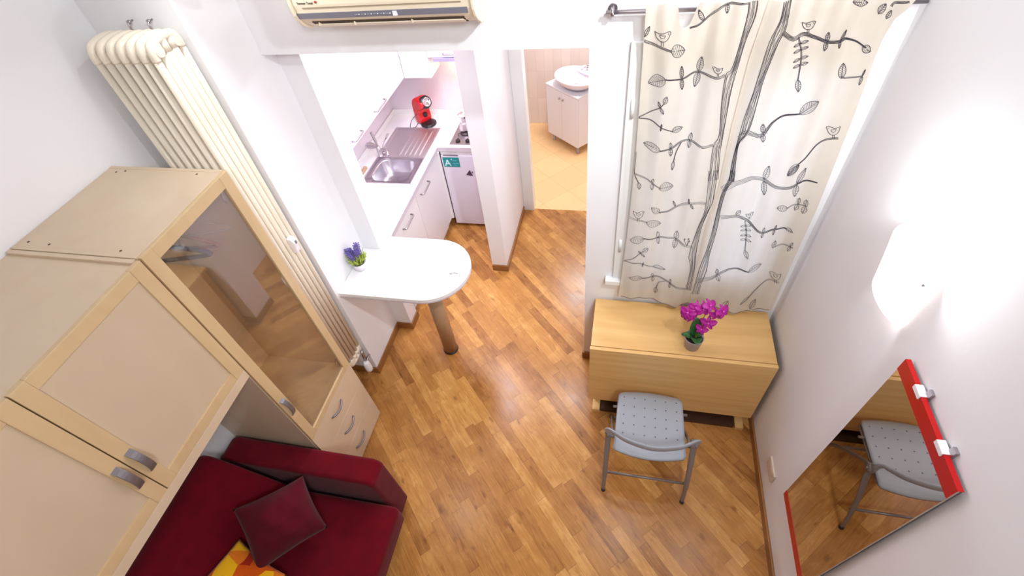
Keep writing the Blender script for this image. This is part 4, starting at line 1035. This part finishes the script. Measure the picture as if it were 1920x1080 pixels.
obj('basin', b, mat('polished_steel', srgb(196, 190, 198), .24, 1), sk)
b = BM()
def drf(u, v):
    x = sx0+(sx1-sx0)*u; y = by1+.018+(sy1-by1-.018)*v; z = zt_
    if .06 < u < .94 and .05 < v < .93: z -= .006
    if u > .35 and u < .93 and .10 < v < .88: z += .004*max(0, math.sin(u*62))
    return Vector((x, y, z))
grid(b, drf, 120, 26); obj('drainer', b, Msteel, sk)
b = BM()
for q in ((sx0, sx0+.008, sy0, sy1), (sx1-.008, sx1, sy0, sy1), (sx0, sx1, sy0, sy0+.008), (sx0, sx1, sy1-.008, sy1)): box(b, q[0], q[1], q[2], q[3], WT, zt_+.002, bev=.001)
obj('rim', b, Msteel, sk)
b = BM(); lathe(b, ((bx0+bx1)/2, (by0+by1)/2, WT-.150), [(.032, .003), (.028, .004), (.010, .002), (0, .003)], 24); obj('drain', b, Mchrome, sk)
fa = thing('kitchen_faucet', 'chrome mixer tap with paddle lever at the back of the steel sink', 'tap', (-2.085, 3.385, zt_+.001))
fz = zt_+.001
b = BM(); lathe(b, (-2.085, 3.385, fz), [(.026, 0), (.026, .006), (.020, .010), (.020, .085), (.016, .095), (0, .097)], 22); obj('tap_body', b, Mchrome, fa)
b = BM(); tube(b, spline([(-2.085, 3.385, fz+.055), (-2.03, 3.36, fz+.085), (-1.98, 3.32, fz+.095), (-1.955, 3.285, fz+.07)], 5), [.012]*8+[.0135]*8, 12); obj('spout', b, Mchrome, fa)
b = BM(); tube(b, spline([(-2.085, 3.385, fz+.09), (-2.10, 3.35, fz+.12), (-2.115, 3.29, fz+.165), (-2.12, 3.26, fz+.18)], 5), [.008, .01, .012, .016, .020, .024, .027, .028, .028, .028, .026, .024, .022, .018, .012, .006], 12, flat=.35); obj('lever', b, Mnickel, fa)
b = BM(); tube(b, spline([(-2.09, 3.40, fz+.05), (-2.11, 3.42, fz+.12), (-2.135, 3.44, fz+.20)], 5), [.008]*5+[.012]*6, 12); obj('spray_handle', b, Mnickel, fa)
b = BM(); tube(b, [(-2.075, 3.43, fz), (-2.07, 3.44, fz+.06), (-2.05, 3.47, fz+.10)], .005, 8)
for k in (-1, 0, 1): tube(b, [(-2.05, 3.47, fz+.10), (-2.035+k*.008, 3.49, fz+.12), (-2.02+k*.010, 3.515, fz+.145)], .0028, 6)
lathe(b, (-2.075, 3.43, fz), [(.016, 0), (.014, .012), (0, .014)], 16)
tag(obj('fork_rest', b, Mnickel), 'forked metal holder standing right of the kitchen tap', 'utensil holder')
b = BM(); box(b, -2.165, -2.135, 3.02, 3.20, WT+.0002, WT+.026, bev=.008, seg=3)
tag(obj('wooden_brush', b, mat('pale_wood', srgb(196, 160, 132), .6)), 'pale wooden brush lying between wall and steel sink', 'brush')
b = BM(); box(b, -2.222, -2.196, 2.97, 3.10, WT+.046, WT+.062, bev=.004)
for k in range(12): tube(b, [(-2.209, 2.977+k*.0105, WT+.060), (-2.199, 2.977+k*.0105, WT+.090)], .0022, 5, 1)
tag(obj('dish_brush', b, [Mblack, Mblack]), 'black bristle dish brush on the tile ledge at the left of the sink', 'brush')
# hob
hb = thing('gas_hob', 'steel two-burner gas hob on the worktop behind the partition', 'hob', (-1.35, 3.81, WT))
b = BM(); box(b, hx0, hx1, hy0, hy1, WT+.0003, WT+.010, bev=.003); obj('hob_plate', b, mat('hob_steel', srgb(158, 148, 152), .35, .8), hb)
for x in (-1.435, -1.345, -1.255)[:2]:
    b = BM(); lathe(b, (x, 3.625, WT+.010), [(.020, 0), (.019, .018), (.015, .021), (0, .021)], 20); box(b, x-.004, x+.004, 3.607, 3.643, WT+.030, WT+.036, bev=.001); obj('hob_knob', b, Mblack, hb)
for y in (3.765, 3.945):
    b = BM(); lathe(b, (-1.40, y, WT+.010), [(.048, 0), (.046, .010), (.032, .012), (.030, .017), (0, .017)], 26); obj('burner', b, Mdgrey, hb)
    b = BM(); lathe(b, (-1.40, y, WT+.031), [(.018, 0), (.024, 0), (.024, .004), (.018, .004), (.018, 0)], 18)
    for k in range(4):
        a = PI/4+k*PI/2; tube(b, [(-1.40+.075*math.cos(a), y+.075*math.sin(a), WT+.010), (-1.40+.075*math.cos(a), y+.075*math.sin(a), WT+.033), (-1.40+.02*math.cos(a), y+.02*math.sin(a), WT+.034)], .003, 6)
    obj('pan_support', b, Mblack, hb)
mk = thing('moka_pot', 'small aluminium moka pot standing on the gas hob', 'coffee pot', (-1.412, 3.79, WT+.036))
mz = WT+.0375; mx_, my_ = -1.412, 3.79
b = BM(); lathe(b, (mx_, my_, mz), [(.046, 0), (.047, .004), (.036, .055), (.037, .062)], 8, smooth=False); obj('boiler', b, Msteel, mk)
b = BM(); lathe(b, (mx_, my_, mz+.062), [(.037, 0), (.030, .01), (.045, .075), (.043, .078)], 8, smooth=False); prism(b, [(mx_-.01, my_+.035), (mx_+.01, my_+.035), (mx_, my_+.062)], 2, mz+.11, mz+.139); obj('upper_chamber', b, Msteel, mk)
b = BM(); lathe(b, (mx_, my_, mz+.141), [(.045, 0), (.03, .012), (.006, .018), (.006, .022), (.012, .026), (.012, .036), (0, .04)], 8, smooth=False); obj('lid', b, Msteel, mk)
b = BM(); tube(b, spline([(mx_+.03, my_-.028, mz+.125), (mx_+.06, my_-.05, mz+.13), (mx_+.068, my_-.056, mz+.10), (mx_+.062, my_-.052, mz+.06)], 4), .006, 8, flat=1.6); obj('handle', b, Mblack, mk)
b = BM(); tube(b, [(-1.455, 4.07, WT+.0005), (-1.455, 4.07, WT+.09)], .014, 14); tube(b, [(-1.455, 4.07, WT+.09), (-1.455, 4.07, WT+.11)], .009, 12, 0)
tag(obj('gas_lighter', b, Mred), 'small red lighter standing in the corner behind the hob', 'lighter')
# coffee machine
cm = thing('coffee_machine', 'red and black capsule coffee machine on the worktop corner', 'coffee machine', (-1.83, 3.95, WT))
CR = Matrix.Rotation(math.radians(52), 3, 'Z'); co = Vector((-1.84, 3.952, WT+.0025))
def cmv(p): return co+CR @ Vector((p[0]*1.22, p[1]*1.05, p[2]*.82))
b = BM()
lathe(b, co+CR @ Vector((0, -.045, 0)), [(.0, 0), (.070, 0), (.074, .006), (.074, .018), (.066, .024), (.03, .026), (0, .026)], 30, 0); obj('drip_base', b, Mblack, cm)
b = BM()   # S-shaped body swept in the y-z plane
side = [(.030, .0), (-.012, .02), (-.018, .08), (-.010, .14), (-.018, .19), (-.072, .225), (-.085, .262), (-.062, .300), (-.010, .315), (.045, .300), (.078, .255), (.086, .18), (.082, .09), (.074, .0)]
sm_ = [(v.x, v.y) for v in spline([Vector((a_, c_, 0)) for a_, c_ in side], 5)]
A_ = []
for xo, sc_ in ((-.050, .86), (-.044, .96), (-.028, 1), (.028, 1), (.044, .96), (.050, .86)):
    cy_, cz_ = .02, .16
    A_.append([b.verts.new(cmv((xo, cy_+(y-cy_)*sc_, max(.0, cz_+(z-cz_)*sc_)))) for y, z in sm_])
for la, lb in zip(A_, A_[1:]):
    for k in range(len(la)):
        f = b.faces.new((la[k], la[(k+1) % len(la)], lb[(k+1) % len(lb)], lb[k])); f.smooth = True
b.faces.new(A_[0]); b.faces.new(A_[-1][::-1]); obj('body', b, Mred, cm)
b = BM(); tilt = CR @ Matrix.Rotation(math.radians(62), 3, 'X')
lathe(b, cmv((0.006, -.060, .272)), [(.052, -.04), (.058, -.01), (.056, .012), (.036, .02), (0, .02)], 26, axis=tilt); obj('head', b, Mblack, cm)
b = BM(); lathe(b, cmv((.006, -.079, .282)), [(.040, 0), (.040, .010), (.031, .012), (.028, .006), (0, .006)], 26, axis=tilt); obj('chrome_ring', b, Mchrome, cm)
b = BM(); lathe(b, cmv((0, -.017, .11)), [(.022, -.008), (.022, .005), (0, .006)], 20, axis=CR @ Matrix.Rotation(math.radians(85), 3, 'X')); obj('control_dial', b, Mblack, cm)
b = BM(); tube(b, spline([cmv((-.045, .03, .13)), cmv((-.095, .05, .07)), cmv((-.125, .045, .004)), cmv((-.10, .01, .004)), cmv((-.05, .05, .004))], 6), .0028, 7); obj('power_cord', b, Mblack, cm)
# wall cabinets
for (y0, y1, h0, h1, lab) in ((2.366, 2.948, 2.78, 2.93, 'white kitchen wall cabinet nearest the room, above the left worktop'), (2.952, 3.868, 3.20, 3.40, 'wide white kitchen wall cabinet above the drainer')):
    t = thing('kitchen_wall_cabinet', lab, 'cabinet', (-2.07, (y0+y1)/2, 1.395), 'white kitchen wall cabinets')
    b = BM(); box(b, KX+.002, -1.920, y0, y1, 1.395, 2.32); obj('carcass', b, Mwhite, t)
    b = BM(); box(b, -1.918, -1.900, y0+.0015, y1-.0015, 1.393, 2.32, bev=.0015); d_ = obj('door', b, Mwhite, t); pull(d_, -1.900, h0, h1, 1.44)
t = thing('kitchen_wall_cabinet', 'narrow white corner wall cabinet facing the room', 'cabinet', (-1.95, 4.0, 1.39), 'white kitchen wall cabinets')
b = BM(); box(b, KX+.002, -1.650, 3.890, KY-.002, 1.387, 2.32); obj('carcass', b, Mwhite, t)
b = BM(); box(b, -1.898, -1.651, 3.870, 3.888, 1.385, 2.32, bev=.0015); obj('door', b, Mwhite, t)
t = thing('kitchen_wall_cabinet', 'white cabinet over the hob with a cooker hood strip below it', 'cabinet', (-1.37, 4.0, 1.54), 'white kitchen wall cabinets')
b = BM(); box(b, -1.648, -1.09, 3.892, KY-.002, 1.560, 2.32); obj('carcass', b, Mwhite, t)
b = BM(); box(b, -1.647, -1.092, 3.872, 3.890, 1.556, 2.32, bev=.0015); d_ = obj('door', b, Mwhite, t); pull(d_, 3.872, -1.505, -1.36, 1.59, 'x')
b = BM(); box(b, -1.60, -1.12, 3.855, KY-.02, 1.528, 1.554, bev=.002); obj('cooker_hood', b, mat('lilac_metal', srgb(168, 158, 200), .3, .2), t)

# ------------------------------------------------------------------ bathroom
va = thing('vanity_unit', 'white two-door washbasin cabinet on metal feet in the bathroom', 'cabinet', (-.55, 5.2, 0))
ang = math.atan2(4.838-5.188, -.503+.889)
VR = Matrix.Rotation(ang, 3, 'Z'); v0 = Vector((-.889, 5.188, 0))
def vm(b):
    for v in b.verts: v.co = v0+VR @ v.co
VW, VD, VT = .52, .36, .70
b = BM(); box(b, 0, VW, .018, VD, .10, VT-.02, bev=.003); vm(b); obj('carcass', b, Mvan, va)
b = BM(); box(b, -.004, VW+.004, -.004, VD+.004, VT-.018, VT, bev=.004); vm(b); obj('vanity_top', b, Mvan, va)
for x0, x1, kx in ((0.001, VW/2-.0015, VW/2-.03), (VW/2+.0015, VW-.001, VW/2+.03)):
    b = BM(); box(b, x0, x1, 0, .016, .102, VT-.022, bev=.003); vm(b); d_ = obj('door', b, Mvan, va)
    b = BM(); lathe(b, (kx, -.010, VT-.10), [(.006, -.01), (.011, .002), (.009, .008), (0, .009)], 14, axis=Matrix.Rotation(PI/2, 3, 'X')); vm(b); obj('door_knob', b, Mnickel, d_)
for x, y in ((.05, .05), (VW-.05, .05), (.05, VD-.05), (VW-.05, VD-.05)):
    b = BM(); lathe(b, (x, y, 0), [(.020, 0), (.020, .006), (.016, .01), (.016, .098)], 18); vm(b); obj('leg', b, Mnickel, va)
ba = thing('washbasin', 'white oval ceramic washbasin sitting on the vanity cabinet', 'washbasin', v0+VR @ Vector((.30, .20, VT)))
b = BM(); bc = v0+VR @ Vector((.315, .165, VT+.001))
prof = [(.10, 0), (.13, .01), (.20, .06), (.238, .105), (.243, .118), (.236, .124), (.222, .118), (.19, .075), (.12, .035), (.03, .028), (0, .028)]
lathe(b, bc, prof, 44, sx=1.08, sy=.86, axis=VR); obj('bowl', b, Mceram, ba)
b = BM(); box(b, -.13, .13, .12, .24, .085, .118, bev=.02, seg=4)
for v in b.verts: v.co = bc+VR @ v.co
obj('tap_ledge', b, Mceram, ba)
b = BM(); lathe(b, bc+Vector((0, 0, .029)), [(.018, 0), (.014, .003), (0, .003)], 18); obj('drain', b, Mchrome, ba)
bt = thing('basin_tap', 'chrome tap on the bathroom washbasin', 'tap', bc+VR @ Vector((0, .17, .118)))
b = BM()
for pts, r_ in (([(0, .17, .119), (0, .17, .17)], .016), ([(0, .165, .15), (0, .12, .165), (0, .07, .15)], .010), ([(0, .17, .17), (0, .19, .195), (0, .22, .205)], .008)):
    tube(b, [bc+VR @ Vector(p) for p in pts], r_, 12)
obj('tap_body', b, Mchrome, bt)
